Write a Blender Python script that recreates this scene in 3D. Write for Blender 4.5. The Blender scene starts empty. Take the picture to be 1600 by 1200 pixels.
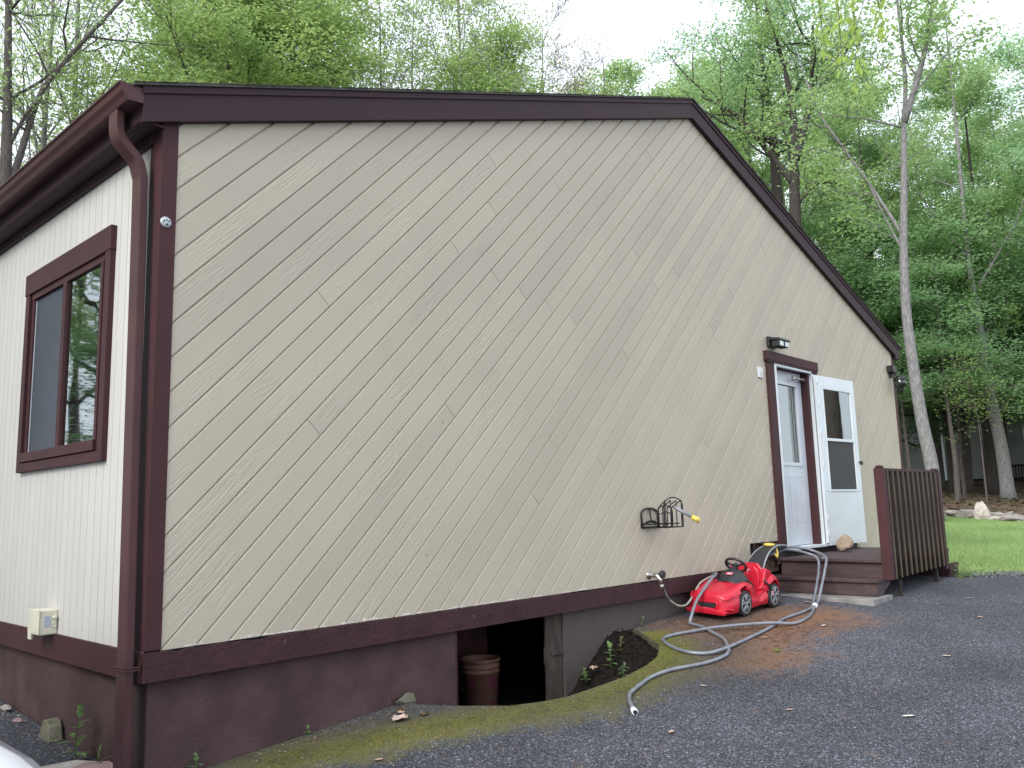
import bpy, bmesh, math, random
import numpy as np
from mathutils import Vector, Matrix, Euler
from mathutils.geometry import delaunay_2d_cdt
SC = bpy.context.scene
C = SC.collection

# ------------------------------------------------------------------ camera
cam = bpy.data.cameras.new("camera")
cam.sensor_fit = 'HORIZONTAL'; cam.sensor_width = 36.0; cam.lens = 36.0*1306/1600
cam.clip_start = 0.05; cam.clip_end = 1000
camo = bpy.data.objects.new("camera", cam); C.objects.link(camo)
Rm = Matrix(((0.6852672, -0.08966338, -0.72275123), (-0.72779621, -0.12091133, -0.67505046), (-0.0268615, 0.98860555, -0.14811324)))
camo.matrix_world = Matrix.Translation((-1.8933, -4.3601, 0.66457)) @ Rm.to_4x4()
SC.camera = camo
# ------------------------------------------------------------------ world, sun, exposure
SUN_EL, SUN_AZ = math.radians(34), math.radians(185)     # azimuth measured from +x towards +y
w = bpy.data.worlds.new("World"); SC.world = w; w.use_nodes = True
nt = w.node_tree; bg = nt.nodes['Background']
sky = nt.nodes.new('ShaderNodeTexSky'); sky.sky_type = 'NISHITA'; sky.sun_disc = False
sky.sun_elevation = SUN_EL; sky.sun_rotation = math.radians(90) - SUN_AZ
mx = nt.nodes.new('ShaderNodeMix'); mx.data_type = 'RGBA'; mx.inputs[0].default_value = 0.88
mx.inputs[7].default_value = (9.3, 10.0, 11.2, 1)        # the cloud cover
nt.links.new(sky.outputs[0], mx.inputs[6]); nt.links.new(mx.outputs[2], bg.inputs[0])
bg.inputs[1].default_value = 0.062
sun = bpy.data.lights.new("sun", 'SUN'); sun.energy = 1.5; sun.angle = math.radians(35); sun.color = (1, .96, .9)
so = bpy.data.objects.new("sun", sun); C.objects.link(so)
sd = Vector((math.cos(SUN_AZ)*math.cos(SUN_EL), math.sin(SUN_AZ)*math.cos(SUN_EL), math.sin(SUN_EL)))
so.rotation_euler = sd.to_track_quat('Z', 'Y').to_euler(); so.location = (-10, 4, 12)
vs = SC.view_settings; vs.view_transform = 'Standard'; vs.look = 'None'; vs.gamma = 1; vs.exposure = 1.4; vs.use_curve_mapping = False

# ------------------------------------------------------------------ materials
def mat(name, base, rough=.6, var=None, vscale=5, bump=0, bscale=40, spec=.5, metal=0, stretch=None, coat=0, rot=None, detail=6, mottle=(.35, .65)):
    m = bpy.data.materials.new(name); m.use_nodes = True
    n = m.node_tree; b = n.nodes['Principled BSDF']; L = n.links.new
    b.inputs['Base Color'].default_value = (*base, 1); b.inputs['Roughness'].default_value = rough
    b.inputs['Specular IOR Level'].default_value = spec; b.inputs['Metallic'].default_value = metal
    b.inputs['Coat Weight'].default_value = coat
    tc = n.nodes.new('ShaderNodeTexCoord'); mp = n.nodes.new('ShaderNodeMapping'); L(tc.outputs['Object'], mp.inputs[0])
    if rot: mp.inputs['Rotation'].default_value = rot
    if stretch: mp.inputs['Scale'].default_value = stretch
    if var:
        t = n.nodes.new('ShaderNodeTexNoise'); t.inputs['Scale'].default_value = vscale; t.inputs['Detail'].default_value = detail
        L(mp.outputs[0], t.inputs[0])
        r = n.nodes.new('ShaderNodeMapRange'); r.inputs[1].default_value = mottle[0]; r.inputs[2].default_value = mottle[1]; L(t.outputs[0], r.inputs[0])
        x = n.nodes.new('ShaderNodeMix'); x.data_type = 'RGBA'; x.inputs[6].default_value = (*base, 1); x.inputs[7].default_value = (*var, 1)
        L(r.outputs[0], x.inputs[0]); L(x.outputs[2], b.inputs['Base Color'])
    if bump:
        t2 = n.nodes.new('ShaderNodeTexNoise'); t2.inputs['Scale'].default_value = bscale; t2.inputs['Detail'].default_value = 5
        L(mp.outputs[0], t2.inputs[0])
        bp = n.nodes.new('ShaderNodeBump'); bp.inputs['Strength'].default_value = bump; bp.inputs['Distance'].default_value = .01
        L(t2.outputs[0], bp.inputs['Height']); L(bp.outputs[0], b.inputs['Normal'])
    return m
def N(m, t): return m.node_tree.nodes.new(t)
BR = (.058, .024, .027)
M = {}
M['trim'] = mat('brown_paint', (.064, .023, .026), .6, (.050, .020, .022), 3, .25, 60, spec=.25, stretch=(1, 1, 1))
M['trim_worn'] = mat('worn_brown_paint', BR, .55, (.040, .018, .020), 6, .5, 45, spec=.25)
M['fascia'] = mat('fascia_paint', (.042, .019, .025), .6, (.035, .017, .022), 2, .2, 50, spec=.25)
M['gutter'] = mat('gutter_metal', (.082, .034, .034), .5, (.062, .027, .028), 3, 0, spec=.3)
M['stucco'] = mat('painted_foundation', (.098, .060, .060), .85, (.062, .038, .039), 4, .5, 55, detail=10, spec=.2)
M['stucco2'] = mat('bare_foundation', (.085, .070, .064), .85, (.08, .062, .058), 5, .6, 40, detail=10)
M['shingle'] = mat('roof_shingle', (.05, .048, .045), .9, (.09, .085, .07), 40, .8, 120)
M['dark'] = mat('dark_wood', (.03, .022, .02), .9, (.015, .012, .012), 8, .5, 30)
M['white'] = mat('white_paint', (.70, .74, .78), .4, (.62, .66, .70), 3, 0)
M['white2'] = mat('white_aluminium', (.72, .77, .80), .35, (.66, .71, .72), 2, 0)
M['blackmetal'] = mat('black_metal', (.012, .012, .014), .45)
M['steel'] = mat('worn_steel', (.55, .52, .48), .35, (.35, .32, .28), 20, metal=.9)
M['concrete'] = mat('concrete', (.27, .26, .25), .85, (.17, .165, .155), 7, .5, 60)
M['deck'] = mat('deck_paint', (.080, .045, .047), .6, (.045, .027, .029), 4, .5, 30, stretch=(6, 1, 6))
M['rotwood'] = mat('rotten_wood', (.16, .095, .06), .95, (.03, .02, .015), 14, 1, 40)
M['redplastic'] = mat('red_plastic', (.60, .010, .036), .35, (.52, .009, .030), 4, .05, 200, coat=.15)
M['blackplastic'] = mat('black_plastic', (.018, .019, .022), .45, (.028, .028, .032), 6)
M['greyplastic'] = mat('grey_plastic', (.30, .31, .33), .35, (.24, .25, .27), 10)
M['hose'] = mat('grey_hose', (.21, .225, .26), .28, (.14, .15, .18), 12, .1, 200, spec=.9)
M['leader'] = mat('beige_hose', (.42, .40, .34), .5, (.32, .30, .26), 15)
M['yellow'] = mat('yellow_plastic', (.70, .55, .08), .45, (.6, .5, .12), 20)
M['stone'] = mat('field_stone', (.20, .18, .17), .85, (.32, .285, .275), 5, .8, 25, detail=10)
M['palestone'] = mat('pale_stone', (.50, .46, .42), .85, (.34, .29, .26), 5, .8, 22, detail=10)
M['tanstone'] = mat('tan_stone', (.46, .36, .27), .85, (.30, .21, .15), 8, .8, 22, detail=10)
M['pinkstone'] = mat('pink_stone', (.42, .28, .28), .85, (.30, .20, .20), 8, .6, 22)
M['mossstone'] = mat('mossy_stone', (.13, .14, .08), .9, (.22, .20, .15), 18, .8, 30)
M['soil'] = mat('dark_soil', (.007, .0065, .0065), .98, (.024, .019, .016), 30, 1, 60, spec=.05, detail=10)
M['pineneedle'] = mat('pine_needle', (.22, .12, .065), .8, (.12, .07, .04), 9)
M['deadleaf'] = mat('dead_leaf', (.50, .34, .25), .8, (.35, .22, .15), 12)
M['bits'] = mat('pale_bits', (.55, .48, .38), .8, (.35, .26, .17), 15)
M['cream'] = mat('cream_plastic', (.72, .69, .56), .4, (.62, .60, .48), 9)
M['tyre'] = mat('tyre_rubber', (.02, .02, .022), .7)
M['carpaint'] = mat('white_car_paint', (.70, .76, .84), .15, coat=1)
M['carglass'] = mat('car_glass', (.01, .012, .014), .05)
M['orange'] = mat('orange_bucket', (.24, .125, .085), .6, (.18, .09, .065), 8)
M['bucketmark'] = mat('bucket_print', (.13, .03, .045), .5)
M['screen'] = mat('window_screen', (.055, .065, .085), .7, (.07, .08, .10), 2)
M['blind'] = mat('blind_slat', (.72, .76, .76), .5)
M['farsiding'] = mat('far_siding', (.23, .23, .22), .8, (.19, .19, .185), 1.5)
M['blue'] = mat('blue_plastic', (.05, .2, .6), .4)
M['foam'] = mat('flaked_white', (.72, .70, .64), .8, (.5, .48, .42), 30, .5, 90)

def chips(m, col, scale, thr, strength=.9):
    n = m.node_tree; L = n.links.new; b = n.nodes['Principled BSDF']; src = b.inputs['Base Color'].links[0].from_socket
    tc = n.nodes.new('ShaderNodeTexCoord'); a = n.nodes.new('ShaderNodeTexNoise'); a.inputs['Scale'].default_value = scale; a.inputs['Detail'].default_value = 6; a.inputs['Roughness'].default_value = .62; L(tc.outputs['Object'], a.inputs[0])
    r = n.nodes.new('ShaderNodeMapRange'); r.inputs[1].default_value = thr; r.inputs[2].default_value = thr+.02; r.inputs[4].default_value = strength; L(a.outputs[0], r.inputs[0])
    x = n.nodes.new('ShaderNodeMix'); x.data_type = 'RGBA'; L(r.outputs[0], x.inputs[0]); L(src, x.inputs[6]); x.inputs[7].default_value = (*col, 1); L(x.outputs[2], b.inputs['Base Color'])
chips(M['trim'], (.20,.15,.14), 9, .715, .8); chips(M['trim_worn'], (.17,.12,.11), 7, .70, .8); chips(M['stucco'], (.17,.12,.11), 11, .70, .6); chips(M['deck'], (.22,.17,.15), 8, .69, .7); chips(M['stucco2'], (.24,.21,.18), 12, .69, .7)
def siding_mat(name, base, var, along, grain=1.0):
    # painted wood: long grain bump, knots, per-board tone from the 'tone' attribute
    m = bpy.data.materials.new(name); m.use_nodes = True; n = m.node_tree; b = n.nodes['Principled BSDF']; L = n.links.new
    tc = n.nodes.new('ShaderNodeTexCoord'); at = n.nodes.new('ShaderNodeAttribute'); at.attribute_name = 'tone'
    mp = n.nodes.new('ShaderNodeMapping'); mp.inputs['Rotation'].default_value = along
    L(tc.outputs['Object'], mp.inputs[0])
    off = n.nodes.new('ShaderNodeVectorMath'); off.operation = 'MULTIPLY_ADD'; off.inputs[1].default_value = (37, 0, 91)
    L(at.outputs['Fac'], off.inputs[0]); L(mp.outputs[0], off.inputs[2])
    st = n.nodes.new('ShaderNodeVectorMath'); st.operation = 'MULTIPLY'; st.inputs[1].default_value = (1.1, 8, 17)
    L(off.outputs[0], st.inputs[0])
    wv = n.nodes.new('ShaderNodeTexNoise'); wv.inputs['Scale'].default_value = 1.3; wv.inputs['Detail'].default_value = 2; wv.inputs['Distortion'].default_value = .6
    L(st.outputs[0], wv.inputs[0])
    # grain rings: sine of distorted noise
    mm = n.nodes.new('ShaderNodeMath'); mm.operation = 'MULTIPLY'; mm.inputs[1].default_value = 46; L(wv.outputs[0], mm.inputs[0])
    sn = n.nodes.new('ShaderNodeMath'); sn.operation = 'SINE'; L(mm.outputs[0], sn.inputs[0])
    mk = n.nodes.new('ShaderNodeTexNoise'); mk.inputs['Scale'].default_value = 1.6; mk.inputs['Detail'].default_value = 2; L(off.outputs[0], mk.inputs[0])
    mr = n.nodes.new('ShaderNodeMapRange'); mr.inputs[1].default_value = .5; mr.inputs[2].default_value = .68; L(mk.outputs[0], mr.inputs[0])
    ml = n.nodes.new('ShaderNodeMath'); ml.operation = 'MULTIPLY'; L(sn.outputs[0], ml.inputs[0]); L(mr.outputs[0], ml.inputs[1])
    fn = n.nodes.new('ShaderNodeTexNoise'); fn.inputs['Scale'].default_value = 6; fn.inputs['Detail'].default_value = 6; L(st.outputs[0], fn.inputs[0])
    ad = n.nodes.new('ShaderNodeMath'); ad.operation = 'MULTIPLY_ADD'; ad.inputs[1].default_value = .8; L(fn.outputs[0], ad.inputs[0]); L(ml.outputs[0], ad.inputs[2])
    bp = n.nodes.new('ShaderNodeBump'); bp.inputs['Strength'].default_value = .45*grain; bp.inputs['Distance'].default_value = .0022
    L(ad.outputs[0], bp.inputs['Height']); L(bp.outputs[0], b.inputs['Normal'])
    big = n.nodes.new('ShaderNodeTexNoise'); big.inputs['Scale'].default_value = 1.1; big.inputs['Detail'].default_value = 5; L(tc.outputs['Object'], big.inputs[0])
    s2 = n.nodes.new('ShaderNodeMath'); s2.operation = 'MULTIPLY_ADD'; s2.inputs[1].default_value = .45; L(at.outputs['Fac'], s2.inputs[0]); L(big.outputs[0], s2.inputs[2])
    r2 = n.nodes.new('ShaderNodeMapRange'); r2.inputs[1].default_value = .3; r2.inputs[2].default_value = 1.1; L(s2.outputs[0], r2.inputs[0])
    x = n.nodes.new('ShaderNodeMix'); x.data_type = 'RGBA'; x.inputs[6].default_value = (*base, 1); x.inputs[7].default_value = (*var, 1); L(r2.outputs[0], x.inputs[0])
    # knots and nail specks
    kn = n.nodes.new('ShaderNodeTexVoronoi'); kn.inputs['Scale'].default_value = 2.3; kn.inputs['Randomness'].default_value = 1
    s3 = n.nodes.new('ShaderNodeVectorMath'); s3.operation = 'MULTIPLY'; s3.inputs[1].default_value = (1, 1, 1.7); L(off.outputs[0], s3.inputs[0]); L(s3.outputs[0], kn.inputs[0])
    dn = n.nodes.new('ShaderNodeTexNoise'); dn.inputs['Scale'].default_value = 60; L(mp.outputs[0], dn.inputs[0])
    da = n.nodes.new('ShaderNodeMath'); da.operation = 'MULTIPLY_ADD'; da.inputs[1].default_value = .035; L(dn.outputs[0], da.inputs[0]); L(kn.outputs['Distance'], da.inputs[2])
    kr = n.nodes.new('ShaderNodeMapRange'); kr.inputs[1].default_value = .056; kr.inputs[2].default_value = .040; L(da.outputs[0], kr.inputs[0])
    kf = n.nodes.new('ShaderNodeMath'); kf.operation = 'MULTIPLY'; kf.inputs[1].default_value = .55; L(kr.outputs[0], kf.inputs[0])
    x2 = n.nodes.new('ShaderNodeMix'); x2.data_type = 'RGBA'; x2.inputs[7].default_value = (base[0]*.35, base[1]*.33, base[2]*.3, 1)
    L(kf.outputs[0], x2.inputs[0]); L(x.outputs[2], x2.inputs[6])
    L(x2.outputs[2], b.inputs['Base Color']); b.inputs['Roughness'].default_value = .55; b.inputs['Specular IOR Level'].default_value = .35
    return m
M['gsiding'] = siding_mat('diagonal_siding_shaded_paint', (.520, .462, .362), (.435, .388, .305), (0, math.radians(45), 0))  # same paint as the left wall, in the darker, warmer tone of the shaded side
M['lsiding'] = siding_mat('vertical_siding_lit_paint', (.60, .58, .55), (.53, .515, .49), (0, math.radians(90), 0), .5)  # same paint as the gable; the brighter light here is put into its colour

def glass_mat(name, tint, refl=.35):
    m = bpy.data.materials.new(name); m.use_nodes = True; n = m.node_tree; L = n.links.new
    for k in list(n.nodes):
        if k.type == 'BSDF_PRINCIPLED': n.nodes.remove(k)
    out = [k for k in n.nodes if k.type == 'OUTPUT_MATERIAL'][0]
    g = n.nodes.new('ShaderNodeBsdfGlossy'); g.inputs['Roughness'].default_value = .022; g.inputs[0].default_value = (.9, .95, .93, 1)
    t = n.nodes.new('ShaderNodeBsdfTransparent'); t.inputs[0].default_value = (*tint, 1)
    f = n.nodes.new('ShaderNodeFresnel'); f.inputs[0].default_value = 1.52
    a = n.nodes.new('ShaderNodeMath'); a.operation = 'ADD'; a.inputs[1].default_value = refl; L(f.outputs[0], a.inputs[0])
    tc = n.nodes.new('ShaderNodeTexCoord'); no = n.nodes.new('ShaderNodeTexNoise'); no.inputs['Scale'].default_value = 2.5; no.inputs['Detail'].default_value = 1
    L(tc.outputs['Object'], no.inputs[0])
    bp = n.nodes.new('ShaderNodeBump'); bp.inputs['Strength'].default_value = .05; bp.inputs['Distance'].default_value = .02; L(no.outputs[0], bp.inputs['Height']); L(bp.outputs[0], g.inputs['Normal'])
    s = n.nodes.new('ShaderNodeMixShader'); L(a.outputs[0], s.inputs[0]); L(t.outputs[0], s.inputs[1]); L(g.outputs[0], s.inputs[2]); L(s.outputs[0], out.inputs[0])
    return m
M['glass'] = glass_mat('window_glass', (.85, .92, .88), .24)
M['meshglass'] = glass_mat('screened_glass', (.30, .32, .34), .05)

def asphalt_mat():
    m = bpy.data.materials.new('asphalt'); m.use_nodes = True; n = m.node_tree; b = n.nodes['Principled BSDF']; L = n.links.new
    tc = n.nodes.new('ShaderNodeTexCoord')
    vo = n.nodes.new('ShaderNodeTexVoronoi'); vo.inputs['Scale'].default_value = 120; L(tc.outputs['Object'], vo.inputs[0])
    cr = n.nodes.new('ShaderNodeValToRGB'); e = cr.color_ramp.elements
    e[0].position = 0; e[0].color = (.012, .013, .016, 1); e[1].position = 1; e[1].color = (.24, .245, .28, 1)
    k = cr.color_ramp.elements.new(.55); k.color = (.054, .056, .069, 1); k = cr.color_ramp.elements.new(.9); k.color = (.095, .10, .12, 1)
    sp = n.nodes.new('ShaderNodeSeparateColor'); L(vo.outputs['Color'], sp.inputs[0]); L(sp.outputs[0], cr.inputs[0])
    big = n.nodes.new('ShaderNodeTexNoise'); big.inputs['Scale'].default_value = .9; big.inputs['Detail'].default_value = 8; L(tc.outputs['Object'], big.inputs[0])
    mr = n.nodes.new('ShaderNodeMapRange'); mr.inputs[1].default_value = .3; mr.inputs[2].default_value = .7; mr.inputs[3].default_value = .70; mr.inputs[4].default_value = 1.32; L(big.outputs[0], mr.inputs[0])
    mu = n.nodes.new('ShaderNodeVectorMath'); mu.operation = 'SCALE'; L(cr.outputs[0], mu.inputs[0]); L(mr.outputs[0], mu.inputs['Scale'])
    col = mu.outputs[0]
    nz = n.nodes.new('ShaderNodeTexNoise'); nz.inputs['Scale'].default_value = 7; nz.inputs['Detail'].default_value = 9; nz.inputs['Roughness'].default_value = .7; L(tc.outputs['Object'], nz.inputs[0])
    fz = n.nodes.new('ShaderNodeTexNoise'); fz.inputs['Scale'].default_value = 70; fz.inputs['Detail'].default_value = 4; L(tc.outputs['Object'], fz.inputs[0])
    for att, c1, c2, lo, hi in (('rust', (.135, .066, .034), (.27, .13, .066), .38, .78), ('moss', (.095, .095, .016), (.20, .185, .028), .45, .80), ('dirt', (.04, .036, .028), (.075, .065, .05), .5, .9)):
        a = n.nodes.new('ShaderNodeAttribute'); a.attribute_name = att
        s = n.nodes.new('ShaderNodeMath'); s.operation = 'MULTIPLY_ADD'; s.inputs[1].default_value = 1.35; L(nz.outputs[0], s.inputs[0]); L(a.outputs['Fac'], s.inputs[2])
        s0 = n.nodes.new('ShaderNodeMath'); s0.operation = 'MULTIPLY_ADD'; s0.inputs[1].default_value = .35; L(fz.outputs[0], s0.inputs[0]); L(s.outputs[0], s0.inputs[2])
        r = n.nodes.new('ShaderNodeMapRange'); r.inputs[1].default_value = lo+.60; r.inputs[2].default_value = hi+.70; r.inputs[4].default_value = .92; L(s0.outputs[0], r.inputs[0])
        cm = n.nodes.new('ShaderNodeMix'); cm.data_type = 'RGBA'; cm.inputs[6].default_value = (*c1, 1); cm.inputs[7].default_value = (*c2, 1)
        fr = n.nodes.new('ShaderNodeMapRange'); fr.inputs[1].default_value = .35; fr.inputs[2].default_value = .65; L(fz.outputs[0], fr.inputs[0]); L(fr.outputs[0], cm.inputs[0])
        x = n.nodes.new('ShaderNodeMix'); x.data_type = 'RGBA'; L(r.outputs[0], x.inputs[0]); L(col, x.inputs[6]); L(cm.outputs[2], x.inputs[7]); col = x.outputs[2]
    L(col, b.inputs['Base Color']); b.inputs['Roughness'].default_value = .8; b.inputs['Specular IOR Level'].default_value = .4
    bp = n.nodes.new('ShaderNodeBump'); bp.inputs['Strength'].default_value = .7; bp.inputs['Distance'].default_value = .004
    L(vo.outputs['Distance'], bp.inputs['Height']); L(bp.outputs[0], b.inputs['Normal'])
    return m
M['asphalt'] = asphalt_mat()
M['lawn'] = mat('lawn_soil', (.13, .21, .055), .9, (.20, .27, .08), 1.2, .8, 30, detail=10)
M['floor'] = mat('leaf_litter', (.14, .095, .07), .95, (.10, .12, .045), .8, 1, 12, detail=12, mottle=(.45, .58))

def leaf_mat(name, dark, light, trans=.45, yellow=None):
    m = bpy.data.materials.new(name); m.use_nodes = True; n = m.node_tree; L = n.links.new
    b = n.nodes['Principled BSDF']; out = [k for k in n.nodes if k.type == 'OUTPUT_MATERIAL'][0]
    at = n.nodes.new('ShaderNodeAttribute'); at.attribute_name = 'rnd'
    tc = n.nodes.new('ShaderNodeTexCoord'); no = n.nodes.new('ShaderNodeTexNoise'); no.inputs['Scale'].default_value = .45; no.inputs['Detail'].default_value = 3; L(tc.outputs['Object'], no.inputs[0])
    oi = n.nodes.new('ShaderNodeObjectInfo'); om = n.nodes.new('ShaderNodeMath'); om.operation = 'MULTIPLY_ADD'; om.inputs[1].default_value = .22; L(oi.outputs['Random'], om.inputs[0]); L(no.outputs[0], om.inputs[2])
    ad = n.nodes.new('ShaderNodeMath'); ad.operation = 'MULTIPLY_ADD'; ad.inputs[1].default_value = .5; L(at.outputs['Fac'], ad.inputs[0]); L(om.outputs[0], ad.inputs[2])
    cr = n.nodes.new('ShaderNodeValToRGB'); e = cr.color_ramp.elements
    e[0].position = .42; e[0].color = (*dark, 1); e[1].position = 1.0; e[1].color = (*light, 1)
    if yellow: k = cr.color_ramp.elements.new(1.0); k.color = (*yellow, 1)
    L(ad.outputs[0], cr.inputs[0]); L(cr.outputs[0], b.inputs['Base Color']); b.inputs['Roughness'].default_value = .45; b.inputs['Specular IOR Level'].default_value = .4
    tr = n.nodes.new('ShaderNodeBsdfTranslucent')
    hs = n.nodes.new('ShaderNodeHueSaturation'); hs.inputs['Saturation'].default_value = .93; hs.inputs['Value'].default_value = 2.0; hs.inputs['Hue'].default_value = .485
    L(cr.outputs[0], hs.inputs['Color']); L(hs.outputs[0], tr.inputs[0])
    s = n.nodes.new('ShaderNodeMixShader'); s.inputs[0].default_value = trans; L(b.outputs[0], s.inputs[1]); L(tr.outputs[0], s.inputs[2]); L(s.outputs[0], out.inputs[0])
    return m
M['leaf_mid'] = leaf_mat('leaf_mid_green', (.10, .18, .075), (.24, .37, .13), .55)
M['leaf_fresh'] = leaf_mat('leaf_fresh_green', (.12, .215, .065), (.26, .37, .12), .5)
M['leaf_cool'] = leaf_mat('leaf_cool_green', (.10, .20, .105), (.23, .38, .18), .55)
M['leaf_spring'] = leaf_mat('leaf_spring_bud', (.17, .17, .09), (.30, .27, .10), .5)
M['leaf_big'] = leaf_mat('leaf_big_green', (.16, .27, .05), (.30, .42, .09), .5)
M['grassblade'] = leaf_mat('grass_blade', (.16, .26, .085), (.27, .38, .15), .35)
def bark_mat(name, a, b_, sc=13):
    return mat(name, a, .9, b_, sc, 1, 18, stretch=(3, 3, .6), detail=10)
M['bark_pale'] = bark_mat('pale_grey_bark', (.27, .26, .27), (.13, .122, .122))
M['bark'] = bark_mat('brown_grey_bark', (.13, .11, .10), (.06, .05, .045))
M['bark_dark'] = bark_mat('dark_bark', (.06, .05, .045), (.03, .026, .024))

# ------------------------------------------------------------------ mesh helpers
class MB:
    def __init__(s): s.v = []; s.f = []; s.mi = []; s.cur = 0; s.sm = []; s.smooth = False
    def face(s, idx): s.f.append(idx); s.mi.append(s.cur); s.sm.append(s.smooth)
    def add(s, vs, fs):
        o = len(s.v); s.v += [tuple(v) for v in vs]
        for f in fs: s.face([o+i for i in f])
        return s
    def box(s, x0, x1, y0, y1, z0, z1):
        x0, x1 = min(x0, x1), max(x0, x1); y0, y1 = min(y0, y1), max(y0, y1); z0, z1 = min(z0, z1), max(z0, z1)
        return s.add([(x0,y0,z0),(x1,y0,z0),(x1,y1,z0),(x0,y1,z0),(x0,y0,z1),(x1,y0,z1),(x1,y1,z1),(x0,y1,z1)],
                     [(0,3,2,1),(4,5,6,7),(0,1,5,4),(1,2,6,5),(2,3,7,6),(3,0,4,7)])
    def prism(s, poly, axis, a, b):
        def P(p, t):
            return (t, p[0], p[1]) if axis == 'x' else ((p[0], t, p[1]) if axis == 'y' else (p[0], p[1], t))
        n = len(poly)
        return s.add([P(p, a) for p in poly]+[P(p, b) for p in poly], [tuple(range(n))[::-1], tuple(range(n, 2*n))]+[(i, (i+1) % n, n+(i+1) % n, n+i) for i in range(n)])
    def tube(s, pts, r, sides=8, caps=True):
        pts = [Vector(p) for p in pts]; n = len(pts)
        rs = r if hasattr(r, '__len__') else [r]*n
        o = len(s.v); up = None; sm = s.smooth; s.smooth = True
        for i, p in enumerate(pts):
            t = (pts[min(i+1, n-1)]-pts[max(i-1, 0)]).normalized()
            if up is None: up = t.orthogonal().normalized()
            up = (up - t*up.dot(t))
            up = up.normalized() if up.length > 1e-6 else t.orthogonal().normalized()
            q = t.cross(up)
            for k in range(sides):
                a = 2*math.pi*k/sides
                s.v.append(tuple(p + (up*math.cos(a)+q*math.sin(a))*rs[i]))
        for i in range(n-1):
            for k in range(sides):
                s.face([o+i*sides+k, o+i*sides+(k+1) % sides, o+(i+1)*sides+(k+1) % sides, o+(i+1)*sides+k])
        s.smooth = sm
        if caps:
            s.face([o+k for k in range(sides)][::-1]); s.face([o+(n-1)*sides+k for k in range(sides)])
        return s
    def lathe(s, prof, c=(0,0,0), sides=24, axis='z'):
        o = len(s.v); sm = s.smooth; s.smooth = True
        for r, h in prof:
            for k in range(sides):
                a = 2*math.pi*k/sides; u, v = r*math.cos(a), r*math.sin(a)
                p = (u, v, h) if axis == 'z' else ((u, h, v) if axis == 'y' else (h, u, v))
                s.v.append((c[0]+p[0], c[1]+p[1], c[2]+p[2]))
        for i in range(len(prof)-1):
            for k in range(sides): s.face([o+i*sides+k, o+i*sides+(k+1) % sides, o+(i+1)*sides+(k+1) % sides, o+(i+1)*sides+k])
        s.smooth = sm
        s.face([o+k for k in range(sides)][::-1]); s.face([o+(len(prof)-1)*sides+k for k in range(sides)])
        return s
    def build(s, name, mats, parent=None, bevel=0, loc=None):
        me = bpy.data.meshes.new(name); me.from_pydata(s.v, [], s.f)
        for m in (mats if isinstance(mats, (list, tuple)) else [mats]): me.materials.append(m)
        me.polygons.foreach_set('material_index', s.mi); me.polygons.foreach_set('use_smooth', s.sm)
        me.update()
        bm = bmesh.new(); bm.from_mesh(me); bmesh.ops.recalc_face_normals(bm, faces=bm.faces); bm.to_mesh(me); bm.free()
        o = bpy.data.objects.new(name, me); C.objects.link(o)
        if parent: o.parent = parent
        if loc: o.location = loc
        if bevel:
            b = o.modifiers.new('bevel', 'BEVEL'); b.width = bevel; b.segments = 2; b.limit_method = 'ANGLE'
        return o
def tag(o, label, cat, group=None):
    o['label'] = label; o['category'] = cat
    if group: o['group'] = group
    return o
def thing(name, loc, label, cat, group=None, rot=(0,0,0)):
    o = bpy.data.objects.new(name, None); C.objects.link(o); o.location = loc; o.rotation_euler = rot; o.empty_display_size = .2
    return tag(o, label, cat, group)
def struct(o, kind='structure'): o['kind'] = kind; return o
def smooth_path(pts, n=8):
    P = [Vector(p) for p in pts]; P = [P[0]*2-P[1]]+P+[P[-1]*2-P[-2]]; out = []
    for i in range(1, len(P)-2):
        for k in range(n):
            t = k/n; a, b, c, d = P[i-1], P[i], P[i+1], P[i+2]
            out.append(.5*((2*b)+(c-a)*t+(2*a-5*b+4*c-d)*t*t+(3*b-a-3*c+d)*t**3))
    out.append(P[-2]); return out

# ------------------------------------------------------------------ ground
WX = [-60,-6,-2,0,1.5,4.4,6.6,9,12,16,22,32,45,70,140]
WZ = [-2.0,-1.0,-.78,-.665,-.56,-.375,-.29,-.2,-.12,-.05,.05,.45,1.05,2.2,5]
def G(x, y): return float(np.interp(x, WX, WZ) + .48*math.tanh(y/8))
PIT = [(1.70,.03),(1.74,-.09),(1.88,-.31),(2.08,-.56),(2.275,-.67),(2.433,-.725),(2.709,-.747),(3.018,-.761),(3.351,-.722),(3.62,-.645),(3.785,-.548),(3.93,-.46),(3.99,-.36),(4.08,-.24),(4.165,-.11),(4.22,-.02),(4.26,.03)]
LAWN_EDGE = [(9.35,.03),(9.2,-1.2),(9.5,-1.5),(9.85,-1.77),(11.2,-2.9),(14,-5.6),(19,-10),(30,-19)]
def in_poly(x, y, P):
    c = False; j = len(P)-1
    for i in range(len(P)):
        if (P[i][1] > y) != (P[j][1] > y) and x < (P[j][0]-P[i][0])*(y-P[i][1])/(P[j][1]-P[i][1])+P[i][0]: c = not c
        j = i
    return c
def pdist(x, y, L):
    best = 1e9
    for (ax, ay), (bx, by) in zip(L[:-1], L[1:]):
        dx, dy = bx-ax, by-ay; t = max(0, min(1, ((x-ax)*dx+(y-ay)*dy)/(dx*dx+dy*dy)))
        best = min(best, math.hypot(x-ax-t*dx, y-ay-t*dy))
    return best
def dens(P, d):
    out = []
    for (ax, ay), (bx, by) in zip(P, P[1:]+P[:1]):
        n = max(1, int(math.hypot(bx-ax, by-ay)/d)); out += [(ax+(bx-ax)*k/n, ay+(by-ay)*k/n) for k in range(n)]
    return out
random.seed(3)
DRIVE = [(-40,30),(.03,30),(.03,.03)]+PIT+LAWN_EDGE+[(30,-40),(-40,-40)]
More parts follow.
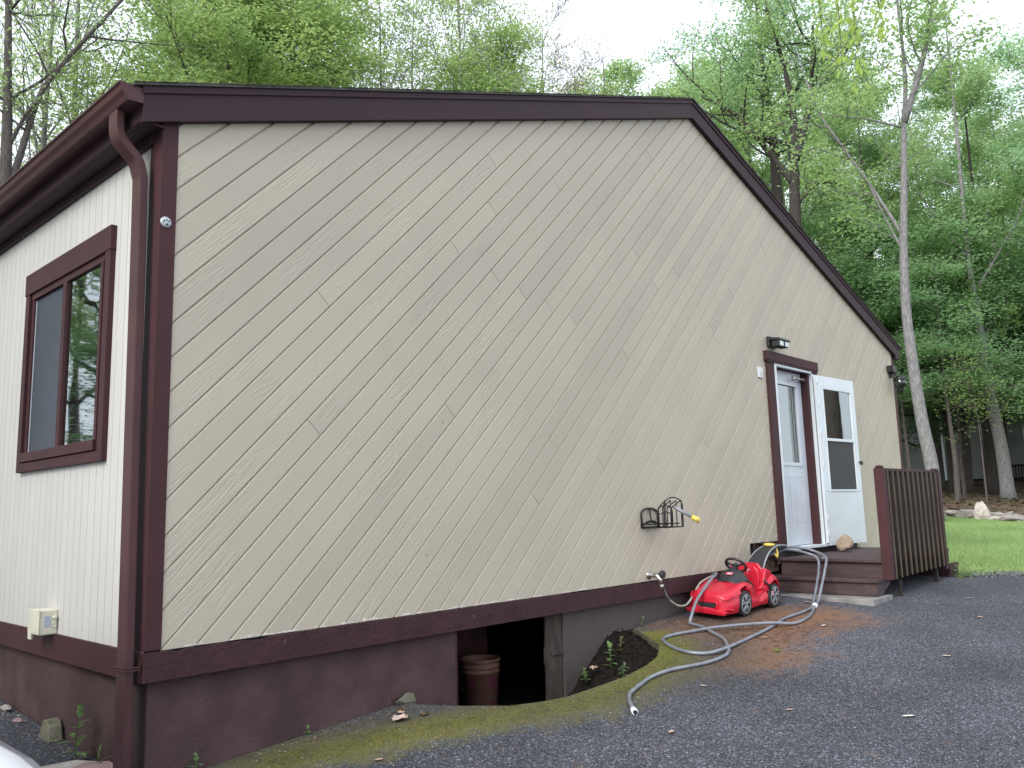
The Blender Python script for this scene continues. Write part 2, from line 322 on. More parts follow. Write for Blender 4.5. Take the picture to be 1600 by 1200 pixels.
def sheet(name, outer, m, region, near=.12, extra=None, dz=0, edge=None):
    bd = dens(outer, .25 if name == 'driveway' else 1.5)
    pts = list(bd)
    x0, x1, y0, y1, st = region
    xs = np.arange(x0, x1, st)
    for x in xs:
        for y in np.arange(y0, y1, st):
            xx, yy = x+random.uniform(-.2,.2)*st, y+random.uniform(-.2,.2)*st
            if in_poly(xx, yy, outer): pts.append((xx, yy))
    for (ax0, ax1, ay0, ay1, s2) in (extra or []):
        for x in np.arange(ax0, ax1, s2):
            for y in np.arange(ay0, ay1, s2):
                xx, yy = x+random.uniform(-.2,.2)*s2, y+random.uniform(-.2,.2)*s2
                if in_poly(xx, yy, outer): pts.append((xx, yy))
    n = len(bd)
    V, E, F, *_ = delaunay_2d_cdt([Vector(p) for p in pts], [(i, (i+1) % n) for i in range(n)], [list(range(n))], 1, 1e-5)
    V = [(v.x, v.y, G(v.x, v.y)+dz) for v in V]
    me = bpy.data.meshes.new(name); me.from_pydata(V, [], [list(f) for f in F]); me.materials.append(m)
    me.polygons.foreach_set('use_smooth', [True]*len(me.polygons)); me.update()
    bm = bmesh.new(); bm.from_mesh(me); bmesh.ops.recalc_face_normals(bm, faces=bm.faces)
    if sum(f.normal.z for f in bm.faces) < 0: bmesh.ops.reverse_faces(bm, faces=bm.faces)
    bm.to_mesh(me); bm.free()
    o = bpy.data.objects.new(name, me); C.objects.link(o); return struct(o)
drive = sheet('driveway', DRIVE, M['asphalt'], (-40, 30, -40, 30, 2.5), extra=[(-2, 9.4, -4.5, 0, .16)])
RUST = [(4.5,-.1),(5.2,-.25),(5.9,-.5),(6.2,-.9),(5.9,-1.4),(5.3,-1.25),(4.7,-1.25),(4.2,-1.5),(3.75,-1.45),(3.6,-1.1),(4.2,-.95),(4.2,-.4)]
MOSSL = [(.6,-.13),(1.0,-.3),(1.5,-.45),(1.9,-.62),(2.4,-.88),(2.9,-.90),(3.4,-.84),(3.85,-.62),(4.1,-.3)]
DIRTL = [(.2,-.05),(1.6,-.2),(2.2,-.8),(3.0,-1.05),(3.9,-1.0),(4.9,-.5),(5.6,-.2)]
def dattr(me):
    v = np.empty(len(me.vertices)*3); me.vertices.foreach_get('co', v); v = v.reshape(-1, 3)
    a = {k: np.zeros(len(v)) for k in ('rust', 'moss', 'dirt')}
    for i, (x, y, z) in enumerate(v):
        if -1 < x < 9 and -3.5 < y < .4:
            d = pdist(x, y, RUST+[RUST[0]]); a['rust'][i] = min(.62, .40+d*.7) if in_poly(x, y, RUST) else max(0, .40-d*1.1)
            a['moss'][i] = max(0, .80-pdist(x, y, MOSSL)*1.7); a['dirt'][i] = max(0, .62-pdist(x, y, DIRTL)*.8)
    for k, arr in a.items():
        at = me.attributes.new(k, 'FLOAT', 'POINT'); at.data.foreach_set('value', arr)
dattr(drive.data)
# cut edge of the asphalt round the pit, and the dark soil inside it
mb = MB(); pe = dens(PIT, .08)[:-1]; pe = [p for p in pe if p[1] < .031]
pe = [p for p in dens(PIT+[(4.26, .03)], .08) if True]
pe = PIT; fine = []
for (ax, ay), (bx, by) in zip(PIT[:-1], PIT[1:]):
    n = max(1, int(math.hypot(bx-ax, by-ay)/.05)); fine += [(ax+(bx-ax)*k/n, ay+(by-ay)*k/n) for k in range(n)]
fine.append(PIT[-1]); rr = random.Random(5)
def pit_floor(x): return float(np.interp(x, [1.7,2.0,2.2,3.3,3.54,3.81,3.99,4.26], [-.60,-.75,-.87,-.84,-.69,-.48,-.37,-.40]))
rows = []
for i, (x, y) in enumerate(fine):
    z = G(x, y); row = [(x, y, z), (x+rr.uniform(-.006,.006), y+.012+rr.uniform(-.006,.006), z-.02), (x, y+.02, z-.045)]
    for t in (.08, .2, .4, .6, .8, 1.0):
        yy = y+(.10-y)*t; e = z-.05; fl = pit_floor(x)
        k = min(1, t*(1.9 if x < 3.5 else 1.0)); zz = e+(fl-e)*k**.8 + (rr.uniform(-.022,.022) if .05 < t < 1 else 0)
        row.append((x+rr.uniform(-.01,.01), yy, zz))
    rows.append(row)
W_ = len(rows[0])
mb.smooth = False
mb.add([p for r in rows for p in r], [])
for i in range(len(rows)-1):
    for j in range(W_-1):
        mb.cur = 1 if j < 2 else 0
        mb.face([i*W_+j, (i+1)*W_+j, (i+1)*W_+j+1, i*W_+j+1])
M['cutedge'] = mat('asphalt_edge', (.05, .047, .043), .9, (.11, .105, .05), 25, 1, 80)
struct(mb.build('pit_soil', [M['soil'], M['cutedge']]))
# soil crumbs in the pit
mb = MB()
for k in range(900):
    i = rr.randrange(len(rows)-1); j = rr.randrange(3, W_-1); p = Vector(rows[i][j]).lerp(Vector(rows[i+1][j+1]), rr.random())
    s = rr.uniform(.004, .016); q = [p+Vector((rr.uniform(-s,s), rr.uniform(-s,s), rr.uniform(-.2*s, 1.4*s))) for _ in range(4)]
    mb.add(q, [(0,1,2),(0,2,3),(0,3,1),(1,3,2)])
struct(mb.build('soil_clods', M['soil']), 'stuff')
# lawn, forest floor, crawl-space floor
LAWN = [(9.35,.03),(9.2,-1.2),(9.5,-1.5),(9.85,-1.77),(11.2,-2.9),(14,-5.6),(19,-10),(30,-19),(34,-14),(26,-6),(22,-1.5),(20.8,.6),(21.2,1.6),(21.6,2.6),(21,6),(16,9),(11.42,9),(11.42,.03)]
sheet('lawn', LAWN, M['lawn'], (9, 34, -19, 9, .8))
FL = [(30,-19),(34,-14),(26,-6),(22,-1.5),(20.8,.6),(21.2,1.6),(21.6,2.6),(21,6),(16,9),(-.03,9),(.03,30),(-40,30),(-40,160),(160,160),(160,-100),(30,-100),(30,-40)]
sheet('forest_floor', FL, M['floor'], (-40, 160, -100, 160, 5), extra=[(20, 46, -6, 14, 1.0)])
gb = MB(); gb.add([(-300,-300,-6),(300,-300,-6),(300,300,-6),(-300,300,-6)], [(0,1,2,3)]); struct(gb.build('ground', M['floor']))
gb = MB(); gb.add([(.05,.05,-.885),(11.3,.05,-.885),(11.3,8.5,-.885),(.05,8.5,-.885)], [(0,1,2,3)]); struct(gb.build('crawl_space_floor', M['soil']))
# ------------------------------------------------------------------ house
SL = .3435; WX0, WX1, RX = .092, 11.29, 5.69           # siding left, right, ridge x
def rz(x, base=2.862):                                   # underside of the rake board at the wall
    return base + SL*(x-.07) if x <= RX else base + SL*(RX-.07) - SL*(x-RX)
house = thing('house', (0,0,0), 'single storey house with cream diagonal board siding, brown trim and a white door', 'house')
def clip(P, a, b, c):                                    # keep a*x+b*z+c >= 0
    out = []
    for i in range(len(P)):
        p, q = P[i], P[(i+1) % len(P)]; dp, dq = a*p[0]+b*p[1]+c, a*q[0]+b*q[1]+c
        if dp >= 0: out.append(p)
        if (dp >= 0) != (dq >= 0):
            t = dp/(dp-dq); out.append((p[0]+(q[0]-p[0])*t, p[1]+(q[1]-p[1])*t))
    return out
REG = [[(WX0,-.003),(6.42,-.003),(6.42,rz(6.42)+.04),(RX,rz(RX)+.04),(WX0,rz(WX0)+.04)],
       [(6.42,.235),(7.16,.235),(7.16,rz(7.16)+.04),(6.42,rz(6.42)+.04)],
       [(7.16,2.30),(8.30,2.30),(8.30,rz(8.30)+.04),(7.16,rz(7.16)+.04)],
       [(8.30,-.003),(WX1,-.003),(WX1,rz(WX1)+.04),(8.30,rz(8.30)+.04)]]
JOINTS = [(4.30,3.33),(5.1,2.9)]                         # filled below from seams seen on the wall
JT = [(2.62,3.40),(3.39,3.44),(2.66,2.95),(2.2,2.6),(1.05,2.02),(2.66,2.42),(2.97,2.33),(3.27,2.3),(3.58,2.24),(1.03,1.16),(4.6,3.0),(4.9,2.75),(5.3,2.94),(4.3,2.05),(5.9,2.5),(6.4,2.95),(3.9,1.0),(5.6,1.3),(7.3,3.6),(6.6,2.2),(9.0,3.0),(4.9,4.1),(2.1,1.4),(3.0,.75),(7.9,2.7),(10.1,1.6)]
mb = MB(); tones = []; rr = random.Random(11)
S = .19; q2 = math.sqrt(.5); pitch = S*q2
PROF = [(0,.014),(.0006,.009),(.0085,0),(.1268,0),(.1272,.014),(pitch,.014)]
joints = {}
for (jx, jz) in JT:
    d = (jx-WX0-jz+14*S)*q2; joints.setdefault(int(d//pitch), []).append((jx+jz)*q2)
for k in range(-12, 75):
    # d = perpendicular coordinate running down-right; board k between k*pitch and (k+1)*pitch
    cuts = sorted(joints.get(k, [])); segs = [(-50, cuts[0]-.0014)] if cuts else [(-50, 50)]
    for a, b in zip(cuts, cuts[1:]+[50]): segs.append((a+.0014, b-.0014))
    for (ta, tb) in segs:
        tone = rr.random()
        for (d0, y0), (d1, y1) in zip(PROF[:-1], PROF[1:]):
            D0, D1 = k*pitch+d0, k*pitch+d1
            for R_ in REG:
                # d = (x - WX0 - z + 14S)*q2 , t = (x+z)*q2
                P = clip(R_, q2, -q2, (14*S-WX0)*q2-D0)
                if len(P) > 2: P = clip(P, -q2, q2, -(14*S-WX0)*q2+D1)
                if len(P) > 2: P = clip(P, q2, q2, -ta)
                if len(P) > 2: P = clip(P, -q2, -q2, tb)
                if len(P) < 3: continue
                vs_ = []
                for (x, z) in P:
                    d = (x-WX0-z+14*S)*q2; t = (d-D0)/(D1-D0); vs_.append((x, .006+y0+(y1-y0)*t, z))
                mb.add(vs_, [tuple(range(len(vs_)))]); tones.append(tone)
def set_tone(o, tones):
    at = o.data.attributes.new('tone', 'FLOAT', 'FACE'); at.data.foreach_set('value', tones)
def raw(mb, name, m, parent):
    me = bpy.data.meshes.new(name); me.from_pydata(mb.v, [], mb.f); me.materials.append(m); me.update()
    o = bpy.data.objects.new(name, me); C.objects.link(o); o.parent = parent; return o
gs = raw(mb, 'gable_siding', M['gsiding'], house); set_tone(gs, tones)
for p in gs.data.polygons: pass
# ragged flakes of paint along the bottom of the boards
mb = MB(); x = .1
while x < 3.6:
    wd = rr.uniform(.03, .12); h = rr.uniform(.004, .020)
    if rr.random() < .8:
        n = 5; base = [(x+wd*i/n, rr.uniform(-.002,.002)) for i in range(n+1)]
        top = [(x+wd*i/n, h*rr.uniform(.3, 1)*math.sin(math.pi*(i+.4)/(n+.8))) for i in range(n+1)]
        mb.prism(base+top[::-1], 'y', .004, .0105)
    x += wd
mb.build('flaked_paint', M['foam'], gs)['kind'] = 'stuff'
# board behind the siding (shows in gaps), and house shell
mb = MB()
OP = [(.05,-.9),(6.42,-.9),(6.42,rz(6.42)),(RX,rz(RX)),(.05,rz(.05))]
mb.prism([(.03,-.15),(6.42,-.15),(6.42,rz(6.42)),(RX,rz(RX)),(.03,rz(.03))], 'y', .022, .045)
mb.prism([(6.42,.235),(7.16,.235),(7.16,rz(7.16)),(6.42,rz(6.42))], 'y', .022, .045)
mb.prism([(7.16,2.30),(8.30,2.30),(8.30,rz(8.3)),(7.16,rz(7.16))], 'y', .022, .045)
mb.prism([(8.30,-.15),(11.36,-.15),(11.36,rz(11.36)),(8.30,rz(8.30))], 'y', .022, .045)
mb.box(11.33, 11.36, .045, 8.5, -.9, 2.80)
mb.prism([(.03,-.9),(11.36,-.9),(11.36,rz(11.36)),(RX,rz(RX)),(.03,rz(.03))], 'y', 8.5, 8.53)
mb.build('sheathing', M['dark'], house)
mb = MB(); mb.box(.05, 11.33, .05, 8.5, -.16, -.15+.02); mb.build('subfloor', M['dark'], house)
# rotten patch by the door
mb = MB(); mb.cur = 0
mb.box(6.42, 7.16, .05, .07, -.1, .24)
for k in range(60):
    x0 = rr.uniform(6.44, 7.1); z0 = rr.choice([.02,.09,.16,.19])+rr.uniform(-.03,.03); l = rr.uniform(.02,.14); h = rr.uniform(.006,.035); y0 = rr.uniform(.0,.04)
    mb.cur = rr.choice([0,0,1,2])
    mb.prism([(x0,z0),(x0+l,z0+rr.uniform(-.02,.02)),(x0+l*rr.uniform(.6,1),z0+h),(x0+l*.2,z0+h*rr.uniform(.6,1.2))], 'y', y0, .05)
mb.cur = 1; mb.box(6.5, 6.54, .01, .05, -.02, .235); mb.cur = 2; mb.box(6.78, 7.14, .002, .03, .07, .225)
mb.build('rotten_framing', [M['rotwood'], M['dark'], M['trim_worn']], house)
# trim
MB().box(0, .092, -.0, .03, .001, rz(.0)+.01).box(-.0005, .02, .0305, .145, .001, 2.795).build('corner_board', M['trim'], house, .003)
MB().box(WX1, 11.385, 0, .03, -.15, rz(11.38)).box(11.36, 11.385, .031, .1, -.15, 2.75).build('corner_board', M['trim'], house, .003)
mb = MB(); rag = [(-.006, -.152)]; xs = np.arange(0, 6.4, .06)
top = []
for x in xs: top.append((float(x), -.004-(rr.uniform(0, .014) if (x > 3.4 or .15 < x < .7) else rr.uniform(0,.002))))
mb.prism([(-.006,-.152),(6.46,-.152),(6.46,-.02)]+top[::-1]+[(-.006,-.004)], 'y', -.012, .02)
mb.build('skirt_board', M['trim_worn'], house, .002)
MB().box(-.012, .02, .0205, 8.4, -.152, -.004).build('skirt_board', M['trim'], house, .002)
# left wall: vertical grooved boards round the window
mb = MB(); tones = []; p = .1016
PR = [(0,.006),(.0015,.0065),(.0045,.0065),(.006,.002),(.0075,0),(p,0)]
PR = [(0,0),(.0008,.0055),(.0048,.0055),(.0056,0),(p,0)]
for k in range(84):
    tone = rr.random()*.6
    for (d0, x0), (d1, x1) in zip(PR[:-1], PR[1:]):
        ya, yb = .02+k*p+d0, .02+k*p+d1
        for (za, zb, c0, c1) in ((-.004, 1.03, -9, 99), (2.36, 2.80, -9, 99), (1.03, 2.36, -9, .66), (1.03, 2.36, 2.0, 99)):
            A, B = max(ya, c0), min(yb, c1)
            if B-A < 1e-6: continue
            fa = x0+(x1-x0)*(A-ya)/(yb-ya); fb = x0+(x1-x0)*(B-ya)/(yb-ya)
            mb.add([(.006+fa,A,za),(.006+fa,A,zb),(.006+fb,B,zb),(.006+fb,B,za)], [(0,1,2,3)]); tones.append(tone)
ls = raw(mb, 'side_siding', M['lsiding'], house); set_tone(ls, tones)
mb = MB()
for (y0, y1, z0, z1) in ((.045, .66, -.15, 2.80), (2.0, 8.5, -.15, 2.80), (.66, 2.0, -.15, 1.03), (.66, 2.0, 2.36, 2.80)): mb.box(.014, .03, y0, y1, z0, z1)
mb.build('sheathing', M['dark'], house)
# foundation
mb = MB(); mb.cur = 0
mb.box(.045, 2.18, .045, .2, -1.2, -.1525); mb.box(.045, .2, .2, 8.5, -1.2, -.1525)
mb.cur = 1; mb.box(3.34, 11.36, .045, .09, -1.2, -.1525); mb.box(11.2, 11.36, .2, 8.5, -1.2, -.1525)
mb.build('foundation', [M['stucco'], M['stucco2']], house, .004)
mb = MB(); mb.box(3.15, 3.335, .06, .085, -1.0, -.1525); mb.box(3.135, 3.15, .064, .08, -.53, -.40); mb.box(3.2, 3.33, .045, .0595, -.47, -.44)
mb.build('opening_post', mat('old_post', (.075, .052, .042), .9, (.03, .025, .022), 6, .6, 20, stretch=(3,3,.5)), house, .003)
mb = MB(); mb.box(2.181, 2.2, .05, .2, -1.0, -.1525); mb.build('opening_jamb', M['trim_worn'], house)
# roof: fascia, slabs, soffit
def band(z0, z1, xa, xb, ya, yb, mb):
    for (a, b) in ((xa, RX), (RX, xb)):
        f = lambda x: (2.862+SL*(x-.07) if a < RX else 2.862+SL*(RX-.07)-SL*(x-RX))
        mb.prism([(a, f(a)+z0), (b, f(b)+z0), (b, f(b)+z1), (a, f(a)+z1)], 'y', ya, yb)
mb = MB(); f = lambda x: 2.862+SL*(x-.07)-.012
mb.prism([(-.13, f(-.13)), (RX, f(RX)), (RX, f(RX)+.205), (-.13, f(-.13)+.205)], 'y', -.045, -.015)
g = lambda x: 2.862+SL*(RX-.07)-SL*(x-RX)-.012
mb.prism([(RX, g(RX)), (11.36, g(11.36)), (11.36, 2.79), (11.52, 2.79), (11.52, g(11.52)+.205), (RX, g(RX)+.205)], 'y', -.045, -.015)
mb.build('rake_fascia', M['fascia'], house, .002)
mb = MB(); band(.15, .19, -.14, 11.53, -.056, -.0455, mb); mb.build('drip_edge', M['fascia'], house)
mb = MB(); band(-.012, .19, .0, 11.4, -.0145, .013, mb); mb.build('frieze_board', M['fascia'], house)
mb = MB()
mb.box(-.13, -.105, -.0145, 8.6, 2.797, 2.975); mb.build('eave_fascia', M['fascia'], house, .002)
MB().box(-.1045, .006, -.0145, 8.6, 2.797, 2.812).build('soffit', M['fascia'], house)
MB().box(-.02, .0055, .1, 8.6, 2.74, 2.7965).build('frieze_board', M['fascia'], house, .002)
MB().box(11.5, 11.52, -.0145, 8.6, 2.797, 2.95).build('eave_fascia', M['fascia'], house); MB().box(11.39, 11.4995, -.0145, 8.6, 2.797, 2.812).build('soffit', M['fascia'], house)
mb = MB(); band(.193, .209, -.19, 11.58, -.068, 8.62, mb)
rf = mb.build('roof', M['shingle'], house)
# shingle ends and moss lumps along the rake
mb = MB(); x = -.19
while x < 11.55:
    l = rr.uniform(.05, .13); ff = (lambda x: rz(x)+.2095)
    if x < RX < x+l: x += l; continue
    h = rr.uniform(.001, .007); y0 = -.068-rr.uniform(.0, .008)
    mb.prism([(x, ff(x)), (x+l, ff(x+l)), (x+l, ff(x+l)+h*.7), (x+l*.4, ff(x+l*.4)+h)], 'y', y0, rr.uniform(.0,.3))
    x += l
M['roofmoss'] = mat('roof_moss', (.11, .125, .05), .95, (.07, .07, .05), 20, 1, 70)
mb.build('moss_edge', M['roofmoss'], rf)
# gutter
mb = MB(); gp = [(-.132,2.965),(-.132,2.885),(-.215,2.880),(-.228,2.905),(-.245,2.925),(-.252,2.955),(-.262,2.962),(-.262,2.972),(-.250,2.974),(-.240,2.955),(-.225,2.93),(-.21,2.892),(-.140,2.892),(-.140,2.965)]
mb.prism(gp, 'y', -.045, 8.6); gut = mb.build('gutter', M['gutter'], house)
MB().prism([(-.131,2.968),(-.131,2.884),(-.215,2.879),(-.229,2.905),(-.246,2.925),(-.253,2.955),(-.262,2.962),(-.262,2.972)], 'y', -.050, -.0455).build('end_cap', M['gutter'], gut)
# downspout: outlet under the gutter, goose neck back to the wall, straight run, strap
def rect_sweep(path, wx, wy, mb):
    o = len(mb.v)
    for i, (x, y, z) in enumerate(path):
        a = Vector(path[min(i+1, len(path)-1)])-Vector(path[max(i-1, 0)]); a.normalize()
        n = Vector((0,1,0)); u = a.cross(n).normalized()
        for (su, sv) in ((-1,-1),(1,-1),(1,1),(-1,1)):
            mb.v.append(tuple(Vector((x,y,z))+u*su*wx/2+n*sv*wy/2))
    for i in range(len(path)-1):
        for k in range(4): mb.face([o+i*4+k, o+i*4+(k+1)%4, o+(i+1)*4+(k+1)%4, o+(i+1)*4+k])
    mb.face([o,o+3,o+2,o+1]); mb.face([o+len(path)*4-4+k for k in range(4)])
mb = MB(); mb.smooth = True
path = smooth_path([(-.19,.15,2.89),(-.19,.15,2.80),(-.178,.148,2.735),(-.135,.14,2.68),(-.085,.132,2.62),(-.060,.128,2.53)], 4)+[Vector((-.058,.122,2.2)), Vector((-.058,.098,1.0)), Vector((-.058,.072,-.10)), Vector((-.058,.066,-.72))]
rect_sweep([tuple(p) for p in path], .046, .106, mb)
ds = mb.build('downspout', M['gutter'], house); 
b = ds.modifiers.new('bevel', 'BEVEL'); b.width = .006; b.segments = 2; b.limit_method = 'ANGLE'; b.angle_limit = math.radians(40)
for p_ in ds.data.polygons: p_.use_smooth = False
mb = MB()
for dz in (-.088, -.074): mb.box(-.087, -.0815, .012, .130, dz, dz+.009); mb.box(-.087, -.013, .008, .0115, dz, dz+.009)
mb.box(-.0165, -.0130, -.004, .0115, -.10, -.05); mb.box(-.087, -.013, .1305, .134, -.088, -.065)
mb.build('strap', M['gutter'], ds, .001)
mb = MB(); mb.box(-.084, -.032, .011, .122, -.62, -.60); mb.build('lower_joint', M['gutter'], ds)
# tin disc on the corner board
mb = MB(); mb.lathe([(.031,0),(.031,-.004),(.022,-.008),(.0,-.008)], (.035,0,2.268), 20, 'y'); dk = mb.build('metal_disc', mat('zinc', (.48,.52,.53), .4, (.36,.40,.41), 40, metal=.3), house)
mb = MB()
for (dx, dz, r) in ((.004,-.014,.007),(-.012,.006,.004),(.002,.013,.004),(.015,.008,.004),(-.016,-.004,.003)): mb.lathe([(r,-.0085),(r,-.0105)], (.035+dx,0,2.268+dz), 8, 'y')
mb.build('hole', M['blackmetal'], dk)
# left window
win = MB()
win.box(-.030, .012, .585, 2.085, 2.245, 2.395); win.box(-.027, .012, .590, .665, 1.0, 2.244); win.box(-.027, .012, 1.995, 2.07, 1.0, 2.244); win.box(-.026, .012, .6655, 1.9945, 1.0, 1.062)
wf = win.build('window', M['trim'], house, .003)
mb = MB(); mb.box(-.036, .006, .70, 1.975, 1.067, 1.128); mb.box(-.016, .03, .70, 1.975, 2.20, 2.244); mb.box(-.022, .03, .70, .735, 1.1285, 2.1995); mb.box(-.012, .03, 1.93, 1.975, 1.1285, 2.1995); mb.box(-.020, .03, 1.305, 1.362, 1.1285, 2.1995)
mb.build('sash', M['trim'], wf, .002)
MB().box(.0, .004, .7355, 1.3045, 1.1285, 2.1995).build('pane', M['glass'], wf)
MB().box(.014, .018, 1.3625, 1.9295, 1.1285, 2.1995).build('pane', M['glass'], wf)
MB().box(.004, .0055, 1.366, 1.926, 1.132, 2.196).build('screen', mat('insect_screen', (.05,.058,.075), .65, (.062,.07,.09), 1.5), wf)
mb = MB(); mb.box(.0, .010, 1.9265, 1.9295, 1.13, 2.198); mb.box(.0, .010, 1.3625, 1.3655, 1.13, 2.198); mb.box(.0,.010,1.366,1.926,1.1285,1.1315); mb.build('screen_edge', M['white2'], wf)
mb = MB()
for k in range(44):
    z = 1.42+k*.018
    mb.add([(.022,.70,z),(.022,1.98,z),(.030,1.98,z+.0155),(.030,.70,z+.0155)], [(0,1,2,3)])
mb.build('blinds', M['blind'], wf)
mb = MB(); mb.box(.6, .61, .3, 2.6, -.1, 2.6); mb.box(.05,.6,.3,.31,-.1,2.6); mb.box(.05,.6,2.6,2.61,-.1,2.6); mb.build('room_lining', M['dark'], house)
bt = thing('spray_bottle', (.075, 1.20, 1.128), 'small blue spray bottle standing inside on the sill of the side window', 'bottle')
mb = MB(); mb.lathe([(.026,0),(.028,.01),(.028,.06),(.012,.085),(.010,.10)], sides=14); mb.build('bottle_body', M['blue'], bt)
mb = MB(); mb.box(-.03, .014, -.008, .008, .10, .125); mb.build('trigger', M['cream'], bt, .002)
c_ = tag(MB().prism([(1.10,1.13),(1.18,1.13),(1.18,1.23),(1.11,1.235)], 'x', .055, .085).build('box', M['cream'], None, .003), 'pale box standing inside the side window behind the blue bottle', 'box')
c2 = tag(MB().lathe([(.028,0),(.033,.09),(.033,.1)], (.075,.79,1.128), 16).build('cup', M['white'], None), 'white cup standing inside at the corner of the side window', 'cup')
MB().box(.05, .11, .66, 2.0, 1.10, 1.127).build('window_stool', M['white'], wf)

# ---- door
dr = MB(); dr.box(7.045, 8.435, -.045, .012, 2.295, 2.40); dr.prism([(7.06,2.27),(8.42,2.27),(8.44,2.2945),(7.04,2.2945)], 'y', -.040, .012)
dr.box(7.075, 7.235, -.028, .012, .14, 2.2695); dr.box(8.305, 8.43, -.028, .012, .14, 2.2695)
door = dr.build('door_casing', M['trim'], house, .003)
MB().box(7.2355, 8.3045, .012, .16, 2.25, 2.296).box(7.225, 7.255, .0125, .16, .12, 2.2495).box(8.20, 8.3045, .0125, .16, .12, 2.2495).build('door_jamb', M['trim'], door)
MB().box(7.2355, 7.285, -.030, .012, .12, 2.2695).box(7.2855, 8.2545, -.030, .012, 2.245, 2.2695).box(8.255, 8.3045, -.030, .012, .12, 2.2445).build('storm_frame', M['white2'], door, .002)
MB().box(7.2, 8.31, -.05, .16, .115, .145).build('threshold', M['white2'], door, .003)
MB().box(7.05, 9.3, -.0115, .02, -.02, .114).build('sill_board', M['dark'], door)
leaf = MB()
LX0, LX1 = 7.30, 8.1995
leaf.box(LX0, LX1, .10, .14, .150, 1.10); leaf.box(LX0, LX1, .10, .14, 2.10, 2.245); leaf.box(LX0, 7.50, .10, .14, 1.1005, 2.0995); leaf.box(8.03, LX1, .10, .14, 1.1005, 2.0995)
lf = leaf.build('door', M['white'], house, .002)
mb = MB(); mb.box(7.47, 8.06, .088, .0995, 2.07, 2.11); mb.box(7.47, 8.06, .088, .0995, 1.09, 1.13); mb.box(7.47, 7.51, .088, .0995, 1.1305, 2.0695); mb.box(8.02, 8.06, .088, .0995, 1.1305, 2.0695)
mb.build('window_frame', M['white'], lf, .002)
MB().box(7.50, 8.03, .115, .119, 1.1, 2.1).build('pane', M['glass'], lf)
mb = MB()
for k in range(52):
    z = 1.12+k*.0185; mb.add([(7.50,.122,z),(8.03,.122,z),(8.03,.129,z+.0155),(7.50,.129,z+.0155)], [(0,1,2,3)])
mb.build('blinds', M['blind'], lf)
def raised(mb, x0, x1, z0, z1, y):
    for (a,b,c,d) in ((x0,x1,z0,z0+.02),(x0,x1,z1-.02,z1),(x0,x0+.02,z0+.0205,z1-.0205),(x1-.02,x1,z0+.0205,z1-.0205)): mb.box(a,b,y-.003,y,c,d)
mb = MB(); raised(mb, 7.42, 7.70, .42, .98, .0995); raised(mb, 7.80, 8.08, .42, .98, .0995); mb.build('panel_moulding', M['white'], lf, .003)
mb = MB(); mb.tube([(8.17,.04,2.165),(7.86,.015,2.155)], .012, 8); mb.lathe([(.02,0),(.024,.02),(.02,.045)], (7.85,.03,2.13), 10); mb.box(8.12,8.2,.03,.06,2.15,2.18); mb.build('door_closer', M['steel'], lf)
MB().lathe([(.022,.099),(.022,.09),(.012,.085),(.012,.07),(.026,.06),(.026,.045),(.01,.04)], (7.36,0,1.04), 14, 'y').build('knob', M['steel'], lf)
# storm door, swung open against the wall
W1, H1 = .985, 2.07
mb = MB(); mb.box(0, W1, -.03, 0, 0, .62); mb.box(0, .115, -.03, 0, .6205, H1); mb.box(W1-.115, W1, -.03, 0, .6205, H1); mb.box(.1155, W1-.1155, -.03, 0, H1-.135, H1)
sd_ = mb.build('storm_door', M['white2'], house, .006); sd_.location = (8.285, -.045, .155); sd_.rotation_euler = (0, 0, math.radians(-4.5))
mb = MB()
for (a,b,c,d) in ((.118,W1-.118,1.905,1.932),(.118,W1-.118,1.25,1.285),(.118,W1-.118,.6205,.645)): mb.box(a,b,-.038,-.012,c,d)
for (a,b) in ((.118,.138),(W1-.138,W1-.118)): mb.box(a,b,-.038,-.012,.6455,1.2495); mb.box(a,b,-.038,-.012,1.2855,1.9045)
mb.build('sash', M['white2'], sd_, .002)
MB().box(.139, W1-.139, -.022, -.018, 1.286, 1.904).build('pane', M['glass'], sd_)
MB().box(.139, W1-.139, -.022, -.020, .646, 1.249).build('screen', mat('door_screen', (.05,.05,.05), .7), sd_)
mb = MB(); mb.box(W1-.03, W1+.012, -.055, .01, .98, 1.01); mb.lathe([(.012,0),(.018,.03),(.012,.05)], (W1+.004,-.05,.96), 10); mb.build('handle', M['blackmetal'], sd_, .003)
mb = MB()
for z in (.12, .30, .95, 1.35, 1.72, 2.0): mb.box(-.010, .02, -.036, -.0305, z-.035, z+.035); mb.lathe([(.006,-.04),(.006,.04)], (-.004,-.034,z), 8)
mb.box(-.026, -.004, -.03, .0, 0, H1); mb.build('hinge', M['white2'], sd_)
mb = MB(); mb.box(.02, W1-.01, -.034, .002, -.03, -.0005); mb.build('door_sweep', M['white2'], sd_)

# ---- things fixed to the wall
t = thing('junction_box', (0, 1.22, -.005), 'cream utility box low on the left wall, at the top of the brown skirt board', 'utility box')
mb = MB(); mb.box(-.095, .004, -.0, .175, 0, .145); mb.build('cabinet', M['cream'], t, .006)
mb = MB(); mb.box(-.104, -.0955, -.004, .18, .005, .15); mb.box(-.105, -.09, .12, .17, -.03, .004); mb.build('cover', M['cream'], t, .003)
mb = MB(); mb.box(-.07, -.035, -.0025, -.0005, .05, .11); mb.build('paper_label', mat('printed_label', (.5,.56,.66), .6, (.3,.36,.5), 60), t)
mb = MB(); mb.lathe([(.012,0),(.012,-.018),(.006,-.02)], (-.015,0,.10), 10, 'y'); mb.lathe([(.010,0),(.010,-.014)], (-.015,0,.05), 10, 'y'); mb.box(-.028,-.01,-.012,0,.062,.088); mb.build('terminal', M['cream'], t)
t = thing('flood_light', (7.22, 0, 2.50), 'black two-lens flood light on the wall over the head of the door casing', 'light')
